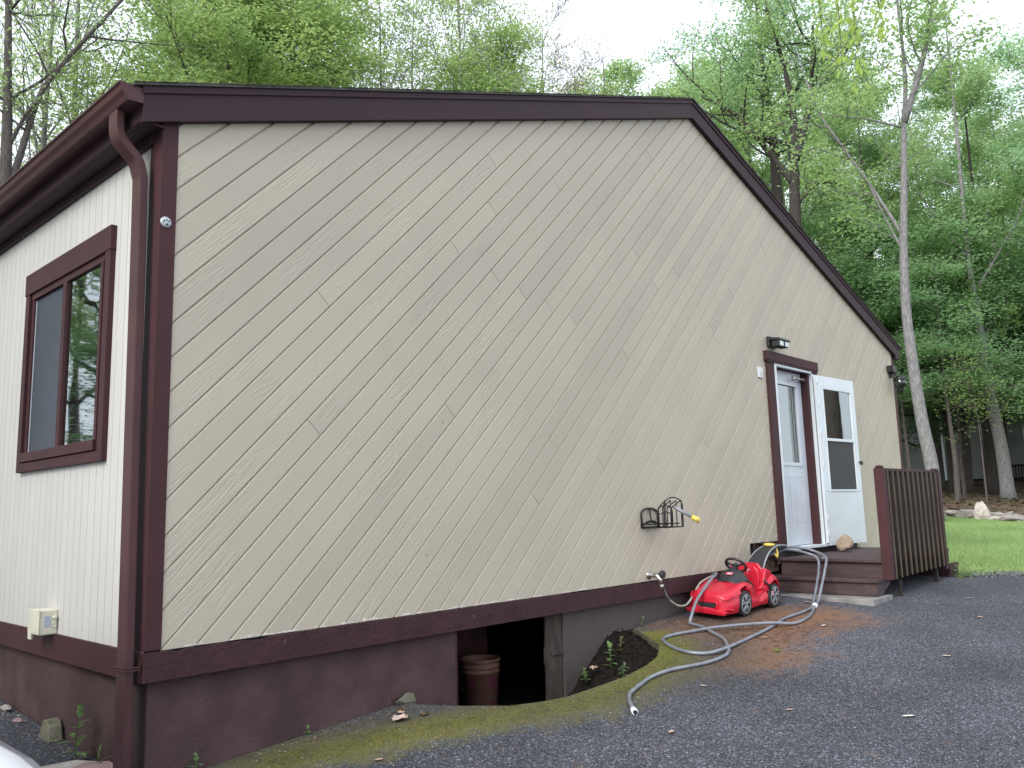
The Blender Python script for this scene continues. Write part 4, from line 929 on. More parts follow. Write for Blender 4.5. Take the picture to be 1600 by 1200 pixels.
leafpatch('dead_leaf', (3.36,-2.53,G(3.36,-2.53)), .085, .035, M['foam'], 'white leaf lying alone on the open driveway', 7, -.7, .15)
leafpatch('dead_leaf', (4.62,-1.02,G(4.62,-1.02)), .07, .035, M['deadleaf'], 'tan leaf between the crossing strands of hose', 8, -.5, .2)
leafpatch('dead_leaf', (4.27,-1.29,G(4.27,-1.29)), .09, .06, M['leaf_big'], 'yellow green leaf on the rusty patch of driveway', 9, .4, .3)
leafpatch('dead_leaf', (6.35,-.62,G(6.35,-.62)), .10, .05, M['deadleaf'], 'reddish dry leaf on the asphalt in front of the concrete slab', 10, 1.0, .2)
for i_, (x_, y_, l_, w_, m_, s_) in enumerate(((5.37,-1.19,.07,.04,'foam','whitish leaf on the outer edge of the rusty patch'),(3.16,-1.30,.05,.03,'bits','tiny pale leaf scrap between the hose end and the pit edge'),(3.05,-1.95,.05,.03,'deadleaf','small tan leaf on the open asphalt left of the white leaf'),(6.6,-2.1,.08,.04,'deadleaf','dry leaf on the asphalt in front of the railing'),(4.9,-2.3,.06,.04,'bits','pale leaf scrap on the asphalt in the middle of the drive'),(2.3,-1.6,.06,.03,'deadleaf','dry leaf on the asphalt just below the hose end'),(7.6,-1.75,.07,.04,'deadleaf','dry leaf near the foot of the railing'),(1.0,-.62,.05,.03,'deadleaf','dry leaf on the moss near the bottom of the picture'))):
    leafpatch('dead_leaf', (x_, y_, G(x_,y_)), l_, w_, M[m_], s_, 30+i_, i_*1.3, .25)
def in_pit_or_house(x, y): return y > .0 or (in_poly(x, y, PIT) )
r = random.Random(8)
# litter: one object each of what nobody could count
mb = MB()
for k in range(1100):
    if r.random() < .6:
        a = r.choice(range(len(RUST))); c = Vector(RUST[a]).lerp(Vector((5.0,-.85)), r.random()); x, y = c.x+r.gauss(0,.18), c.y+r.gauss(0,.12)
    else: x, y = r.uniform(.3, 7), -abs(r.gauss(0,.5))
    if in_pit_or_house(x, y) or y > -.01: continue
    z = G(x,y)+.004; a = r.uniform(0, math.pi); l = r.uniform(.012,.03); d = Vector((math.cos(a), math.sin(a), 0))*l; n_ = Vector((-math.sin(a), math.cos(a), 0))*.0011
    p = Vector((x,y,z)); mb.add([p-d-n_, p+d-n_, p+d+n_+Vector((0,0,.003)), p-d+n_+Vector((0,0,.002))], [(0,1,2,3)])
struct(mb.build('pine_needles', M['pineneedle']), 'stuff')
mb = MB()
for k in range(1500):
    if r.random() < .5:
        t_ = r.choice(MOSSL); x, y = t_[0]+r.gauss(0,.35), t_[1]+r.gauss(0,.2)
    elif r.random() < .5: x, y = r.uniform(.1, 5), -abs(r.gauss(0,.09))-.005
    else: x, y = r.uniform(-1, 9), r.uniform(-4, -.05)
    if in_pit_or_house(x, y): continue
    s = r.uniform(.0025,.008); z = G(x,y)+.002; p = Vector((x,y,z))
    q = [p+Vector((r.uniform(-s,s), r.uniform(-s,s), r.uniform(0, s*.8))) for _ in range(4)]; mb.cur = r.choice([0,0,1,2])
    mb.add(q, [(0,1,2),(0,2,3),(0,3,1),(1,3,2)])
for k in range(500):        # along the left wall
    x, y = -abs(r.gauss(0,.06)), r.uniform(.1, 4); s = r.uniform(.003,.011); p = Vector((x-.0,y,G(x,y)+.003)); mb.cur = r.choice([0,1,2])
    q = [p+Vector((r.uniform(-s,s), r.uniform(-s,s), r.uniform(0, s))) for _ in range(4)]; mb.add(q, [(0,1,2),(0,2,3),(0,3,1),(1,3,2)])
struct(mb.build('grit', [M['bits'], M['deadleaf'], M['pineneedle']]), 'stuff')
mb = MB()                   # moss cushions on the asphalt edge
M['moss'] = mat('moss', (.16,.165,.025), .95, (.09,.105,.022), 30, 1, 120)
for k in range(9000):
    i = r.random()*(len(MOSSL)-1); i0 = int(i); c = Vector(MOSSL[i0]).lerp(Vector(MOSSL[i0+1]), i-i0); x, y = c.x+r.gauss(0,.11), c.y+r.gauss(0,.075)
    if in_pit_or_house(x, y) or y > -.05: continue
    s = r.uniform(.003,.007); p = Vector((x,y,G(x,y)+.0005)); q = [p+Vector((r.uniform(-s,s), r.uniform(-s,s), 0)) for _ in range(3)]+[p+Vector((0,0,r.uniform(.003,.007)))]
    mb.add(q, [(0,1,3),(1,2,3),(2,0,3)])
struct(mb.build('moss_tufts', M['moss']), 'stuff')
mb = MB()                   # grey gravel spill at the asphalt/lawn joint
for k in range(2600):
    e = r.random()*(len(LAWN_EDGE)-3)+1; i0 = int(e); c = Vector(LAWN_EDGE[i0]).lerp(Vector(LAWN_EDGE[i0+1]), e-i0); x, y = c.x+abs(r.gauss(0,.22))-.08, c.y+r.gauss(0,.12)
    s = r.uniform(.008,.024); p = Vector((x,y,G(x,y)+.004)); q = [p+Vector((r.uniform(-s,s), r.uniform(-s,s), r.uniform(-.2*s, s))) for _ in range(4)]
    mb.add(q, [(0,1,2),(0,2,3),(0,3,1),(1,3,2)])
struct(mb.build('gravel', mat('grey_gravel', (.17,.17,.19), .9, (.09,.09,.10), 12)), 'stuff')
# plants
def leaf_quad(mb, base, d, up, L, W, droop=.25):
    d = d.normalized(); s = d.cross(up).normalized(); o = len(mb.v); n = 4
    for i in range(n+1):
        u = i/n; p = base+d*L*u+Vector((0,0,-droop*L*u*u)); w_ = W*math.sin(math.pi*(.06+.9*u))
        mb.v += [tuple(p-s*w_/2+Vector((0,0,.08*w_))), tuple(p), tuple(p+s*w_/2+Vector((0,0,.08*w_)))]
    for i in range(n):
        for j in range(2): mb.face([o+i*3+j, o+(i+1)*3+j, o+(i+1)*3+j+1, o+i*3+j+1])
def plant(name, loc, H, nl, L, W, label, seed, m='leaf_mid', group=None):
    r = random.Random(seed); t = thing(name, loc, label, 'plant', group)
    P = smooth_path([(0,0,0),(r.uniform(-.01,.01),r.uniform(-.01,.01),H*.5),(r.uniform(-.02,.02),r.uniform(-.02,.02),H)], 5)
    mb = MB(); mb.tube(P, [.003]*(len(P)-1)+[.0015], 5); mb.build('stem', M['leaf_mid'], t)
    mb = MB(); mb.smooth = True
    for k in range(nl):
        u = .15+.85*k/max(1,nl-1); p = P[min(len(P)-1, int(u*(len(P)-1)))]; a = k*2.4+r.uniform(-.3,.3); el = r.uniform(.1,.6) if k < nl-2 else 1.3
        leaf_quad(mb, p, Vector((math.cos(a)*math.cos(el), math.sin(a)*math.cos(el), math.sin(el))), Vector((0,0,1)), L*r.uniform(.7,1.1)*(1.1-.4*u), W*r.uniform(.8,1.1))
    o = mb.build('leaves', M[m], t)
    at = o.data.attributes.new('rnd', 'FLOAT', 'FACE'); at.data.foreach_set('value', [r.random()*.9 for _ in o.data.polygons]); return t
plant('seedling', (-.055,.66,G(0,.66)), .25, 13, .10, .042, 'leafy green seedling growing at the foot of the left foundation', 1)
plant('weed', (-.05,.36,G(0,.36)), .12, 10, .09, .010, 'thin grassy weed between the downspout and the pink stone', 2)
plant('weed', (.30,.0,G(.3,0)), .10, 6, .06, .03, 'small dark green weed at the gable foundation near the corner', 3, 'leaf_cool')
plant('weed', (.98,.02,G(.98,0)), .045, 5, .035, .02, 'tiny two leaved weed on the crack along the gable foundation', 4)
plant('seedling', (3.62,-.20,-.62), .19, 10, .075, .045, 'young green seedling growing from the dark soil of the pit', 5)
plant('seedling', (3.80,-.17,-.52), .12, 8, .05, .032, 'small reddish seedling to the right of the taller one in the pit', 6, 'leaf_spring')
plant('weed', (4.35,.0,G(4.35,0)), .07, 4, .04, .02, 'tiny weed in the crack under the hose tap', 7)
plant('weed', (3.30,-.55,-.58), .09, 14, .06, .02, 'thin leaved weed at the lower edge of the pit', 12, 'leaf_cool')
plant('weed', (3.42,-.1,-.68), .09, 14, .05, .03, 'clump of small weeds at the pit bottom beside the opening post', 13)
for i, (x, y) in enumerate(((9.12,-1.25),(9.22,-1.33),(9.32,-1.24),(9.05,-1.32))):
    plant('weed', (x,y,G(x,y)), .10, 12, .10, .03, 'low green weed at the right end of the deck where lawn and asphalt meet', 20+i, 'leaf_fresh', 'weeds at the end of the deck')
# grass blades
def tri_object(name, P, rnd, m, kind='stuff'):
    n = len(P); me = bpy.data.meshes.new(name); me.vertices.add(3*n); me.vertices.foreach_set('co', P.reshape(-1).astype(np.float32))
    me.loops.add(3*n); me.loops.foreach_set('vertex_index', np.arange(3*n, dtype=np.int32)); me.polygons.add(n)
    me.polygons.foreach_set('loop_start', np.arange(0, 3*n, 3, dtype=np.int32)); me.polygons.foreach_set('loop_total', np.full(n, 3, dtype=np.int32))
    me.update(); me.validate(); me.materials.append(m)
    at = me.attributes.new('rnd', 'FLOAT', 'FACE'); at.data.foreach_set('value', rnd.astype(np.float32))
    o = bpy.data.objects.new(name, me); C.objects.link(o); struct(o, kind); return o
rng = np.random.default_rng(4)
Gv = lambda x, y: np.interp(x, WX, WZ)+.48*np.tanh(y/8)
n = 150000; x = 9.0+13*rng.random(n)**1.3; y = -7+10.5*rng.random(n)
e1 = np.interp(x, [9.2,9.85,11.2,14,19,30], [-1.2,-1.77,-2.9,-5.6,-10,-19]); e2 = np.interp(y, [-6,-1.5,.6,1.6,2.6,6], [26,22,20.8,21.2,21.6,21])
k = (y > e1-.05+rng.normal(0,.06,n)) & (x < e2+rng.normal(0,.3,n)) & ~((x < 10.2) & (y > -1.25)) & ~((x < 11.6) & (y > -.1)); x, y = x[k], y[k]; n = len(x)
h = rng.uniform(.02,.055,n)*(1+.4*np.sin(x*2.1)*np.cos(y*1.7)); a = rng.random(n)*6.28; wv = rng.uniform(.004,.009,n); z = Gv(x,y)
P = np.zeros((n,3,3)); P[:,0] = np.c_[x-np.cos(a)*wv, y-np.sin(a)*wv, z]; P[:,1] = np.c_[x+np.cos(a)*wv, y+np.sin(a)*wv, z]; P[:,2] = np.c_[x+rng.normal(0,.02,n), y+rng.normal(0,.02,n), z+h]
tri_object('grass', P, np.clip(.45+.25*np.sin(x*1.3+y)*np.cos(y*2.3)+rng.normal(0,.25,n),0,1), M['grassblade'])
# dry leaves on the forest floor
n = 26000; x = 20.5+26*rng.random(n); y = -5+17*rng.random(n); z = Gv(x,y)+.01; e2 = np.interp(y, [-6,-1.5,.6,1.6,2.6,6], [26,22,20.8,21.2,21.6,21]); k = x > e2; x, y, z = x[k], y[k], z[k]; n = len(x)
P = np.stack([np.c_[x+rng.normal(0,.07,n), y+rng.normal(0,.07,n), z+rng.uniform(0,.05,n)] for _ in range(3)], 1)
M['litterleaf'] = mat('litter_leaf', (.17,.11,.075), .9, (.09,.055,.04), 3)
tri_object('fallen_leaves', P, rng.random(n), M['litterleaf'])
# ------------------------------------------------------------------ trees
def quads_mesh(name, V4, rnd, m):
    n = len(V4); me = bpy.data.meshes.new(name); me.vertices.add(4*n); me.vertices.foreach_set('co', V4.reshape(-1).astype(np.float32))
    me.loops.add(4*n); me.loops.foreach_set('vertex_index', np.arange(4*n, dtype=np.int32)); me.polygons.add(n)
    me.polygons.foreach_set('loop_start', np.arange(0, 4*n, 4, dtype=np.int32)); me.polygons.foreach_set('loop_total', np.full(n, 4, dtype=np.int32))
    me.update(); me.materials.append(m)
    at = me.attributes.new('rnd', 'FLOAT', 'FACE'); at.data.foreach_set('value', rnd.astype(np.float32)); return me
def leaves(anchors, per, sig, size, rng, flat=.5, tone=None, aspect=.55):
    A = np.repeat(anchors, per, axis=0); n = len(A); c = A+rng.normal(0, 1, (n,3))*np.array(sig)
    nrm = rng.normal(0, 1, (n,3)); nrm[:,2] = np.abs(nrm[:,2])+flat*2; nrm /= np.linalg.norm(nrm, axis=1)[:,None]
    t = rng.normal(0, 1, (n,3)); t[:,2] -= .3; t -= nrm*(t*nrm).sum(1)[:,None]; t /= np.linalg.norm(t, axis=1)[:,None]
    b = np.cross(nrm, t); L = (size*rng.uniform(.65, 1.25, n))[:,None]; W = L*aspect
    V = np.stack([c-t*L*.5, c+b*W*.5-t*L*.08, c+t*L*.5-nrm*L*.12, c-b*W*.5-t*L*.08], 1)
    cl = np.repeat(rng.random(len(anchors)), per); return V, np.clip(.55*cl+.45*rng.random(n), 0, 1)
def limb_path(p, d, L, rng, n=7, wander=.18, lift=.10):
    P = [np.array(p, float)]; d = np.array(d, float); d /= np.linalg.norm(d)
    for i in range(n):
        d = d+rng.normal(0, wander, 3)*.5+np.array([0,0,lift]); d /= np.linalg.norm(d); P.append(P[-1]+d*L/n)
    return P
def grow(mb, trunk, r0, limbs, rng, opt):
    """trunk: list of points; limbs: list of explicit (path, radius) or [] ; returns leaf anchors"""
    T = [np.array(p, float) for p in smooth_path(trunk, 4)]; n = len(T)
    rt = [r0*(1.25 if i == 0 else 1)*(1-.93*(i/(n-1))**1.15) for i in range(n)]
    mb.tube([Vector(p) for p in T], rt, 10); anchors = []
    H = T[-1][2]-T[0][2]; allb = []
    for P, r in limbs:
        P = [np.array(p, float) for p in smooth_path(P, 4)]; mb.tube([Vector(p) for p in P], [r*(1-.7*i/(len(P)-1)) for i in range(len(P))], 7); allb.append((P, r))
    k0 = opt.get('clear', .4)
    for k in range(opt['n']):
        u = k0+(1-k0)*(k+rng.random())/opt['n']; i = min(n-2, int(u*(n-1))); p = T[i]
        a = k*2.39996+rng.uniform(-.4,.4); e = rng.uniform(*opt.get('elev', (.25,.8)))
        L = opt['spread']*(1-.55*max(0, (u-k0)/(1-k0)))*rng.uniform(.7, 1.15)
        P = limb_path(p, (math.cos(a)*math.cos(e), math.sin(a)*math.cos(e), math.sin(e)), L, rng, lift=opt.get('lift', .08)); r = max(.015, rt[i]*.45)
        mb.tube([Vector(q) for q in P], [r*(1-.8*j/(len(P)-1)) for j in range(len(P))], 6); allb.append((P, r))
    for P, r in allb:
        m = len(P); L = sum(np.linalg.norm(P[j+1]-P[j]) for j in range(m-1))
        for s in range(opt.get('subs', 7)):
            u = .25+.75*(s+rng.random())/opt.get('subs', 7); j = min(m-2, int(u*(m-1))); d = P[j+1]-P[j]; d = d/np.linalg.norm(d)
            side = rng.normal(0,1,3); side -= d*side.dot(d); side /= np.linalg.norm(side); side[2] = abs(side[2])*.4 if opt.get('layer') else side[2]*.7+.2
            Q = limb_path(P[j], d*.5+side, min(2.6, L*.38)*rng.uniform(.6,1.2), rng, 5, .3, opt.get('lift', .08)*.6)
            mb.tube([Vector(q) for q in Q], [max(.006, r*.35*(1-.8*i/5)) for i in range(6)], 4, False)
            for t_ in range(opt.get('twigs', 4)):
                jj = rng.integers(1, 5); d2 = Q[jj+1 if jj < 5 else 5]-Q[jj-1]; side2 = rng.normal(0,1,3)*(1,1,.4)
                R_ = limb_path(Q[jj], d2/np.linalg.norm(d2)+side2*.6, rng.uniform(.4,.9), rng, 3, .3, 0)
                if opt.get('twigmesh', True): mb.tube([Vector(q) for q in R_], [.007,.006,.004,.002], 3, False)
                anchors += [R_[1], R_[2], R_[3], (R_[2]+R_[3])/2]
            anchors += [Q[3], Q[4], Q[5]]
    return np.array(anchors)
def fast_mesh(mb, name, m):
    me = bpy.data.meshes.new(name); me.from_pydata(mb.v, [], mb.f); me.materials.append(m); me.polygons.foreach_set('use_smooth', [True]*len(mb.f)); me.update(); return me
def make_tree(name, loc, trunk, r0, limbs, opt, seed, label, cat='tree', group=None, bark='bark', leaf='leaf_mid', skip=None):
    rng = np.random.default_rng(seed); mb = MB(); an = grow(mb, trunk, r0, limbs, rng, opt)
    if skip is not None: an = an[~skip(an)]
    t = thing(name, loc, label, cat, group)
    o = bpy.data.objects.new('trunk', fast_mesh(mb, 'trunk', M[bark])); C.objects.link(o); o.parent = t
    V, rn = leaves(an, opt.get('per', 10), opt.get('sig', (.22,.22,.14)), opt.get('size', .11), rng, opt.get('flat', .5), aspect=opt.get('aspect', .55))
    if leaf: o = bpy.data.objects.new('crown', quads_mesh('crown', V, rn, M[leaf])); C.objects.link(o); o.parent = t
    return t
def copy_tree(src, loc, rot, sc, label, group):
    o = src.copy(); C.objects.link(o); o.location = loc; o.rotation_euler = (0,0,rot); o.scale = (sc,)*3; o['label'] = label
    if group: o['group'] = group
    elif 'group' in o: del o['group']
    for ch in src.children:
        c = ch.copy(); C.objects.link(c); c.parent = o
    return o
def straight(H, lean=(0,0), wob=.15, seed=0):
    r = random.Random(seed); return [(lean[0]*t+r.uniform(-wob,wob)*t, lean[1]*t+r.uniform(-wob,wob)*t, H*t) for t in (0,.15,.35,.55,.75,1)]
def at(x, y, h=-.15): return (x, y, G(x, y)+h)
def rel(pts, o): return [(p[0]-o[0], p[1]-o[1], p[2]-o[2]) for p in pts]

# the pale leaning trunk right of the house
b = (19.18, 1.96, .1)
T1 = [(19.18,1.96,.1),(19.19,1.94,1.37),(19.15,2.04,2.44),(19.13,2.12,3.99),(19.13,2.14,5.25),(19.15,2.06,6.84),(19.19,1.91,8.46),(19.22,1.81,9.77),(19.27,1.67,11.09),(19.27,1.67,13.5),(19.3,1.7,16)]
L1 = [([(19.22,1.78,9.9),(19.37,1.29,11.32),(19.44,1.04,12.28),(19.57,.62,14.5)], .085), ([(19.17,2.0,6.9),(19.08,2.55,8.2),(18.81,3.18,9.6),(18.65,3.7,10.8),(18.54,4.07,12.6)], .05), ([(19.17,2.0,6.4),(19.0,2.4,7.6),(18.95,2.8,8.9)], .035)]
make_tree('tree', b, rel(T1, b), .165, [(rel(P, b), r) for P, r in L1], dict(n=7, clear=.62, spread=3.6, subs=6, twigs=4, per=7, size=.12, lift=.05), 1,
          'tall tree with a pale grey leaning trunk forking high up, right behind the house corner', bark='bark_pale', leaf='leaf_mid')
# trunks at the right beyond the lawn
b = (30.29,2.94,.5); make_tree('tree', b, rel([(30.29,2.94,.5),(30.28,2.98,2.28),(30.25,3.13,4.05),(30.23,3.2,5.85),(30.21,3.28,7.7),(30.2,3.34,9.58),(30.22,3.25,14),(30.2,3.2,19)], b), .23, [], dict(n=10, clear=.42, spread=4, subs=6, per=9, size=.15), 2,
          'tree with a grey slightly curved trunk by the stone row near the right edge', bark='bark_pale')
b = (33.11,4.07,.65); make_tree('tree', b, rel([(33.11,4.07,.65),(33.14,3.95,2.92),(33.19,3.73,5.81),(33.21,3.64,9.04),(33.2,3.6,18)], b), .25, [], dict(n=10, clear=.45, spread=4, subs=6, per=9, size=.15), 3,
          'tree with a dark straight trunk just behind the grey curved one', bark='bark_dark')
b = (27.99,3.88,.4); make_tree('young_tree', b, rel([(27.99,3.88,.4),(28.0,3.84,1.84),(27.99,3.88,3.32),(27.98,3.91,5.25),(28.01,3.83,9)], b), .10, [], dict(n=12, clear=.52, spread=2.6, subs=6, per=9, size=.12, layer=1, elev=(0,.4), lift=.02, sig=(.3,.3,.06), flat=1.2), 4,
          'thin grey young tree standing just right of the railing behind the stones', leaf='leaf_cool')
b = (34.84,5.38,.85); make_tree('tree', b, rel([(34.84,5.38,.85),(34.87,5.27,2.59),(34.88,5.24,4.65),(34.93,5.02,7.78),(34.9,5.0,14)], b), .21, [], dict(n=10, clear=.35, spread=3.6, subs=6, per=9, size=.14), 5,
          'brown grey tree in front of the beige house wall in the woods', leaf='leaf_cool')
b = (33.4,5.5,.8); make_tree('tree', b, rel([(33.4,5.5,.8),(33.42,5.5,3),(33.3,5.55,7),(33.3,5.6,13)], b), .14, [], dict(n=9, clear=.35, spread=3.2, subs=6, per=9, size=.14), 6,
          'slim dark trunked tree close beside the brown grey tree before the beige house', bark='bark_dark', leaf='leaf_cool')
b = (26.26,2.61,.25); make_tree('sapling', b, rel([(26.26,2.61,.25),(26.26,2.6,1.73),(26.25,2.63,3.28),(26.2,2.82,4.89)], b), .030, [], dict(n=8, clear=.5, spread=1.2, subs=3, twigs=3, per=3, size=.10, layer=1, elev=(0,.5), flat=1.2), 7,
          'thin sapling rising behind the pale pointed stone', leaf='leaf_fresh')
# dark oak behind the roof slope, with visible limbs
b = at(21.95, 5.95); make_tree('tree', b, rel([b,(21.98,5.94,5),(21.98,5.94,9.2),(22.05,5.78,12.1),(22.0,5.9,14),(21.79,6.38,17)], b), .25,
          [(rel([(22.03,5.8,11.0),(22.25,5.29,12.9),(22.36,5.05,15.3)], b), .12), (rel([(22.0,5.85,10.2),(21.7,6.6,11.6),(21.3,7.3,12.8),(20.9,8.2,13.6)], b), .12), (rel([(22,5.9,9.6),(22.3,5.2,10.2),(22.6,4.5,9.9)], b), .06)],
          dict(n=8, clear=.5, spread=4.2, subs=8, twigs=4, per=8, size=.11), 8, 'dark trunked oak with forked limbs rising behind the right roof slope', bark='bark_dark', leaf='leaf_mid')
b = at(23.6, 7.2); make_tree('tree', b, rel([b,(23.6,7.2,8),(23.61,7.19,11.5),(23.61,7.21,13.3),(23.54,7.34,15.7),(23.5,7.4,20)], b), .24, [], dict(n=12, clear=.45, spread=4.8, subs=8, per=9, size=.12), 9,
          'dark trunked tree just left of the forked oak behind the roof', bark='bark_dark', leaf='leaf_cool')
# left edge: limb reaching right
b = at(2.4, 12.1); make_tree('tree', b, rel([b,(2.45,12.05,3),(2.42,12.08,6.94),(2.36,12.1,8.78),(2.24,12.13,11.5),(2.1,12.1,15)], b), .15,
          [(rel([(2.46,12.07,6.4),(2.65,12.0,7.5),(2.9,11.95,8.66),(3.42,11.82,9.67),(4.13,11.63,10.91),(4.9,11.4,12.2)], b), .07), (rel([(2.42,12.07,7.4),(2.7,11.9,8.2),(3.0,11.8,8.5)], b), .045)],
          dict(n=7, clear=.5, spread=3.4, subs=6, twigs=3, per=6, size=.075, twigmesh=True), 10, 'tree at the left picture edge with a thick limb slanting up to the right', bark='bark', leaf='leaf_mid')
# layered maples behind the left half of the roof
mp = dict(n=26, clear=.35, spread=4.6, subs=9, twigs=4, per=13, size=.12, layer=1, elev=(.1,.7), lift=.05, sig=(.30,.30,.07), flat=.9)
maple = make_tree('tree', at(7.7, 14.3), straight(16.2, (.2,.1), seed=1), .18, [], mp, 11, 'dense bright green layered maple behind the left part of the roof', leaf='leaf_fresh')
# woods behind: prototypes, then copies
P1 = make_tree('tree', at(12.1,15.2), straight(17.5, seed=2), .13, [], dict(n=16, clear=.35, spread=5.0, subs=9, twigs=4, per=3, size=.10, elev=(.9,1.35)), 12, 'sparse spring tree of thin pale stems behind the middle of the roof', bark='bark_pale', leaf='leaf_fresh')
P2 = make_tree('tree', at(18.7,13.1), straight(17.5, seed=3), .10, [], dict(n=16, clear=.40, spread=4.2, subs=9, twigs=5, per=2, size=.075, elev=(.8,1.25)), 13, 'nearly bare tree in pinkish buds under the open sky behind the ridge', bark='bark', leaf='leaf_spring')
P3 = make_tree('tree', at(36.5,10.2), straight(21, seed=4), .24, [], dict(n=17, clear=.35, spread=5.0, subs=8, twigs=4, per=9, size=.15), 14, 'tall leafy tree among the others deep in the woods', group='tall trees in the woods', leaf='leaf_mid')
P4 = make_tree('tree', at(33,0.2), straight(17, seed=5), .2, [], dict(n=20, clear=.14, spread=5.0, subs=9, twigs=4, per=11, size=.14, layer=1, elev=(-.1,.4), lift=.02, sig=(.38,.38,.07), flat=1.5), 15, 'dense layered tree filling the right picture edge above the stones', leaf='leaf_cool')
P5 = make_tree('young_tree', at(38,7.2), straight(9.0, seed=6), .06, [], dict(n=16, clear=.38, spread=2.8, subs=6, twigs=4, per=11, size=.13, layer=1, elev=(0,.5), lift=.02, sig=(.32,.32,.07), flat=1.3), 16, 'young understorey tree with layered green leaves among the trunks', group='understorey trees in the woods', leaf='leaf_cool')
rr = random.Random(77)
for (x, y, s, lab, src) in (
    (9.5,14.6,1.0,'mid green layered tree right of the bright maple behind the roof',maple),
    (5.3,17.5,1.1,'loose tree whose crown shows behind the slanting limb at the left',P1),
    (9.5,18.5,1.12,'fresh green layered tree farther back behind the bright maple',maple),
    (12.9,14.6,.97,'sparse pale stemmed tree right of the other sparse one behind the roof',P1),
    (14.5,15.0,1.0,'thin leaved tree with many upright stems behind the middle of the roof',P1),
    (14.2,12.4,1.02,'upright sparse tree just left of the low leafy tree behind the roof',P1),
    (15.1,12.6,.90,'low leafy tree peeping over the middle of the roof',maple),
    (16.6,13.4,1.0,'loose leafy tree left of the nearly bare tree behind the ridge',P1),
    (20.2,12.8,.93,'second nearly bare budding tree right of the first behind the ridge',P2),
    (17.6,13.8,.90,'thin budding tree left of the nearly bare one behind the ridge',P2),
    (22.5,11.5,.80,'leafy tree behind the ridge left of the oaks',maple),
    (4.0,15.4,.95,'loose leafy tree between the slanting limb and the gutter',P1),
    (28.5,12.0,.88,'leafy tree crowding the oaks behind the right roof slope',P3)):
    copy_tree(src, at(x,y), rr.uniform(0,6.28), s, lab, None)
TG = 'tall trees in the woods'; TL = P3['label']
for (x, y) in ((27,9.8),(30,14),(34,8),(31,6.9),(37,13),(42,4.5),(44,13),(38,1.0),(46,1),(47,7),(52,4),(50,-3),(55,9),(58,15),(60,6),(40,17),(62,-2),(68,3),(33,18),(27,16.5),(74,8)):
    copy_tree(P3, at(x,y), rr.uniform(0,6.28), rr.uniform(.8,1.1), TL, TG)
UG = 'understorey trees in the woods'; UL = P5['label']
for (x, y) in ((29,5.6),(31.5,4.6),(35,2.3),(37.5,4.4),(33,6.9),(40,6),(36,-.6),(43,2.2),(41,8),(28,7.6),(45,4),(47,10),(31,9.6),(50,6),(34,1.2),(54,3),(38,10.8),(46,14.6),(52,17.4),(42,12.2),(56,20)):
    copy_tree(P5, at(x,y), rr.uniform(0,6.28), rr.uniform(.75,1.25), UL, UG)
for (x, y, s, lab) in ((37,-2.4,1.1,'dense layered tree at the far right behind the nearer layered one'),(29.5,-2.2,1.0,'dense layered tree whose boughs reach in from the right edge'),(40.5,2.4,1.15,'dense layered tree behind the grey curved trunk'),(35,6.4,1.0,'dense layered tree behind the thin young tree')):
    copy_tree(P4, at(x,y), rr.uniform(0,6.28), s, lab, None)
# trees on the left that the side window mirrors and that shade the drive
for (x, y) in ((-14,9),(-17,4),(-12,16),(-19,12),(-22,0),(-15,24),(-24,18),(-9,27),(-10,12),(-11,21),(-16,19),(-9,17),(-13,13),(-8,22),(-12,8)):
    copy_tree(rr.choice((P3, P4, P4)), at(x,y), rr.uniform(0,6.28), rr.uniform(.7,.9), 'leafy tree left of the house, seen only mirrored in the side window', 'trees mirrored in the side window')
for (x, y) in ((-10,6),(-12,9.5),(-9,14),(-13,17),(-11,3),(-15,13),(-8,18),(-16,6)):
    copy_tree(P5, at(x,y), rr.uniform(0,6.28), rr.uniform(.9,1.2), 'bushy young tree left of the house, seen only mirrored in the side window', 'young trees mirrored in the side window')
# twig of big drooping leaves hanging in from above on the right
t = thing('tree', at(14.5,-3.6), 'tree whose drooping twig of large yellow green leaves hangs in at the top right', 'tree')
bb = at(14.5,-3.6); rng = np.random.default_rng(30); mb = MB()
def wpt(p): return Vector((p[0]-bb[0], p[1]-bb[1], p[2]-bb[2]))
mb.tube([wpt(p) for p in smooth_path([bb,(14.5,-3.6,3),(14.3,-3.4,7),(14.4,-3.2,10)],4)], [.2-.01*i for i in range(13)], 9)
mb.tube([wpt(p) for p in smooth_path([(14.35,-3.4,8.6),(13.2,-2.0,9.9),(11.7,-.9,10.1),(10.2,-.45,9.5)],5)], [.05-.0028*i for i in range(16)], 7)
hang = [[(10.3,-.5,9.3),(9.95,-.42,8.4),(9.88,-.40,7.5),(9.90,-.42,6.6)], [(10.0,-.45,9.35),(9.75,-.05,8.6),(9.72,.02,7.9),(9.75,.0,7.2)], [(10.6,-.6,9.3),(10.1,-.70,8.5),(10.0,-.72,7.9),(10.0,-.72,7.3)], [(10.2,-.45,9.3),(9.8,-.25,8.5),(9.78,-.22,7.6),(9.8,-.2,6.9)], [(11.0,-.7,9.3),(10.3,-1.0,8.6),(10.15,-1.05,8.1)]]
lv = MB(); lv.smooth = True
for hp_ in hang:
    P = [wpt(p) for p in smooth_path(hp_, 8)]; mb.tube(P, [.012-.009*i/(len(P)-1) for i in range(len(P))], 5)
    for i, p in enumerate(P):
        for _ in range(3):
            a = rng.uniform(0,6.28); leaf_quad(lv, p+Vector(rng.normal(0,.05,3)), Vector((math.cos(a), math.sin(a), rng.uniform(-1.4,-.2))), Vector((0,0,1)), rng.uniform(.09,.15), rng.uniform(.045,.07), .4)
o = mb.build('trunk', M['bark'], t); o = lv.build('leaves', M['leaf_big'], t)
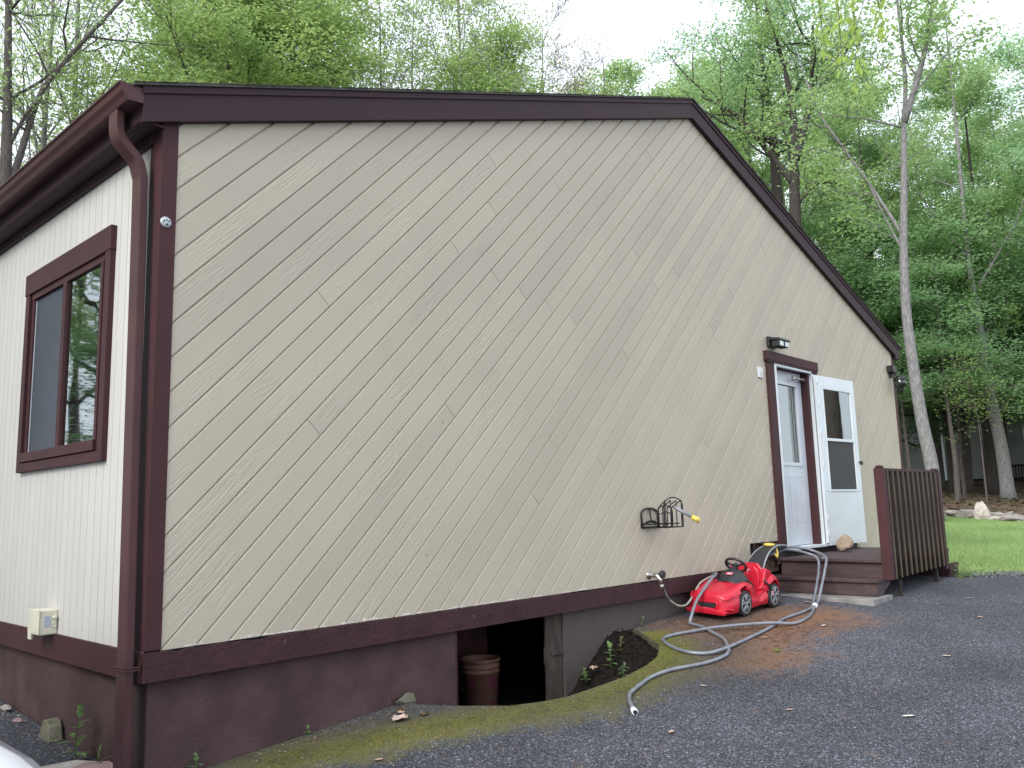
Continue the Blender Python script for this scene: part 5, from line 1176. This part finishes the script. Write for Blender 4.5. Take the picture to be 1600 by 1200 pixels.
a_ = o.data.attributes.new('rnd', 'FLOAT', 'FACE'); a_.data.foreach_set('value', list(np.repeat(rng.random(len(o.data.polygons)//8+1), 8)[:len(o.data.polygons)]))

# ------------------------------------------------------------------ stone row, far house, fence
proto = [rock('rock', (0,0,-50), (1,1,1), M[m], 40+i).data for i, m in enumerate(('stone','palestone','stone','stone','stone'))]
for o in [o for o in bpy.data.objects if o.name.startswith('rock') and o.location.z < -40]: bpy.data.objects.remove(o)
r = random.Random(14); EP = [(22.5,-2.6),(21.5,-.9),(20.75,.55),(21.0,1.3),(21.25,1.8),(21.6,2.7),(21.4,3.6)]
for k in range(110):
    u = r.random()*(len(EP)-1); i = int(u); x = EP[i][0]+(EP[i+1][0]-EP[i][0])*(u-i)+r.gauss(.12,.22); y = EP[i][1]+(EP[i+1][1]-EP[i][1])*(u-i)
    s = r.uniform(.10,.30); o = rock('rock', (x,y,G(x,y)+s*.26), (s*r.uniform(.8,1.5), s*r.uniform(.8,1.6), s*r.uniform(.28,.6)), None, 0, 'flat grey fieldstone in the low stone row along the far edge of the lawn', 'stone', 'stones of the row along the lawn', r.uniform(0,3), mesh=r.choice(proto))
    o.rotation_euler = (r.uniform(-.3,.3), r.uniform(-.3,.3), r.uniform(0,3))
mb = MB(); o = rock('rock', (20.7,1.42,G(20.7,1.42)+.17), (.17,.22,.30), M['palestone'], 61, 'large pale pointed stone standing up out of the stone row', 'stone', sub=3)
for v in o.data.vertices: k_ = 1-.5*max(-.2, v.co.z); v.co.x *= k_; v.co.y *= k_; v.co.z *= 1.25
o = rock('rock', (20.8,.85,G(20.8,.85)+.08), (.2,.34,.10), M['stone'], 62, 'long dark flat stone right of the pale pointed one', 'stone'); o.rotation_euler = (.35,0,0)
fh = thing('far_house', (45.5,8.2,1.2), 'beige house with white corner boards half hidden behind the trunks in the woods', 'house', rot=(0,0,math.radians(-18)))
mb = MB(); mb.box(0,8,-1.0,6.5,.35,4.6); mb.box(.4,8,-3.2,-1.01,.35,4.2); mb.build('wall', M['farsiding'], fh)
mb = MB()
for y in (-3.2,-1.0,1.1,3.6): mb.box(-.03,.0-.001,y-.07,y+.07,.35,4.3)
mb.box(.36,.399,-3.2,-3.06,.35,4.2); mb.build('corner_board', M['white'], fh)
mb = MB(); mb.prism([(-3.5,4.201),(-1.0,4.9),(6.9,4.601),(2.9,7.6)], 'x', -.4, 8.3); mb.build('roof', M['shingle'], fh)
mb = MB(); mb.box(.3,8,-.9,6.4,-.8,.349); mb.build('foundation', M['dark'], fh)
mb = MB(); mb.box(-.035,-.002,1.9,2.9,2.0,3.2); mb.build('window', M['carglass'], fh)
fn = thing('fence', (42.5,4.6,1.05), 'dark brown railing fence beside the far house at the right picture edge', 'fence', rot=(0,0,math.radians(-20)))
mb = MB(); mb.box(-.04,.04,-5.5,1.2,.95,1.05); mb.build('rail', M['dark'], fn); MB().box(-.03,.03,-5.5,1.2,.12,.2).build('rail', M['dark'], fn)
mb = MB()
for k in range(48): mb.box(-.02,.02,-5.4+k*.137,-5.34+k*.137,.2001,.9499)
mb.build('balusters', M['dark'], fn)
for yy in (-5.5,-3.3,-1.1,1.15): MB().box(-.06,.06,yy-.06,yy+.06,-.5,1.12).build('post', M['dark'], fn)
# ------------------------------------------------------------------ white car whose corner shows at the bottom left
cz = G(-1.84,-.7)
pc = thing('parked_car', (-1.845,-.72,cz), 'white parked car of which only a corner shows at the bottom left', 'car', rot=(0,0,0))
SEC = [(-2.15,.45,.62,.70),(-2.05,.30,.72,.80),(-1.8,.26,.80,.87),(-1.2,.25,.88,.90),(-.95,.25,.92,.90),(-.2,.25,.93,.905),(1.1,.25,.93,.905),(1.7,.27,.96,.88),(2.05,.32,.90,.83),(2.12,.45,.80,.75)]
mb = MB(); mb.smooth = True; nn = 20
for (y, zb, zt, hw) in SEC:
    for k in range(nn):
        a = 2*math.pi*k/nn; cx_, sz = math.cos(a), math.sin(a); f_ = lambda c, e: math.copysign(abs(c)**e, c)
        mb.v.append((hw*f_(cx_,.45), y, (zb+zt)/2-.02+(zt-zb)/2*f_(sz,.5)))
for i in range(len(SEC)-1):
    for k in range(nn): mb.face([i*nn+k, i*nn+(k+1)%nn, (i+1)*nn+(k+1)%nn, (i+1)*nn+k])
mb.face(list(range(nn))); mb.face([(len(SEC)-1)*nn+k for k in range(nn)])
mb.build('body', M['carpaint'], pc)
mb = MB(); q = [(-.45,.88),(.25,1.36),(1.1,1.40),(1.75,.90)]
def cab(q, w0, w1, mb):
    V = []
    for s in (-1,1): V += [(s*(w0 if z < 1.1 else w1), y, z) for y, z in q]
    mb.add(V, [(0,1,2,3),(7,6,5,4),(0,4,5,1),(1,5,6,2),(2,6,7,3)])
cab(q, .74, .58, mb); mb.build('cabin_glass', M['carglass'], pc, .03)
mb = MB(); mb.box(-.56,.56,.26,1.09,1.385,1.42)
mb.build('roof', M['carpaint'], pc, .02)
for s in (-1,1):
    mb = MB(); mb.box(s*.45, s*.80, -2.135, -2.03, .60, .70); mb.build('headlight', M['white2'], pc, .03)
    for y in (-1.35, 1.35):
        mb = MB(); mb.lathe([(.20,.09),(.31,.10),(.33,.07),(.33,-.07),(.31,-.10),(.20,-.09)], sides=28, axis='x'); wh = mb.build('wheel', M['tyre'], pc); wh.location = (s*.80, y, .33)
        mb = MB(); mb.lathe([(.20,s*.08),(.19,s*.10),(.05,s*.085),(.04,s*.10)], sides=20, axis='x'); mb.build('rim', M['greyplastic'], wh)
mb = MB(); mb.box(-.35,.35,-2.165,-2.05,.45,.58); mb.build('grille', M['blackplastic'], pc, .01)
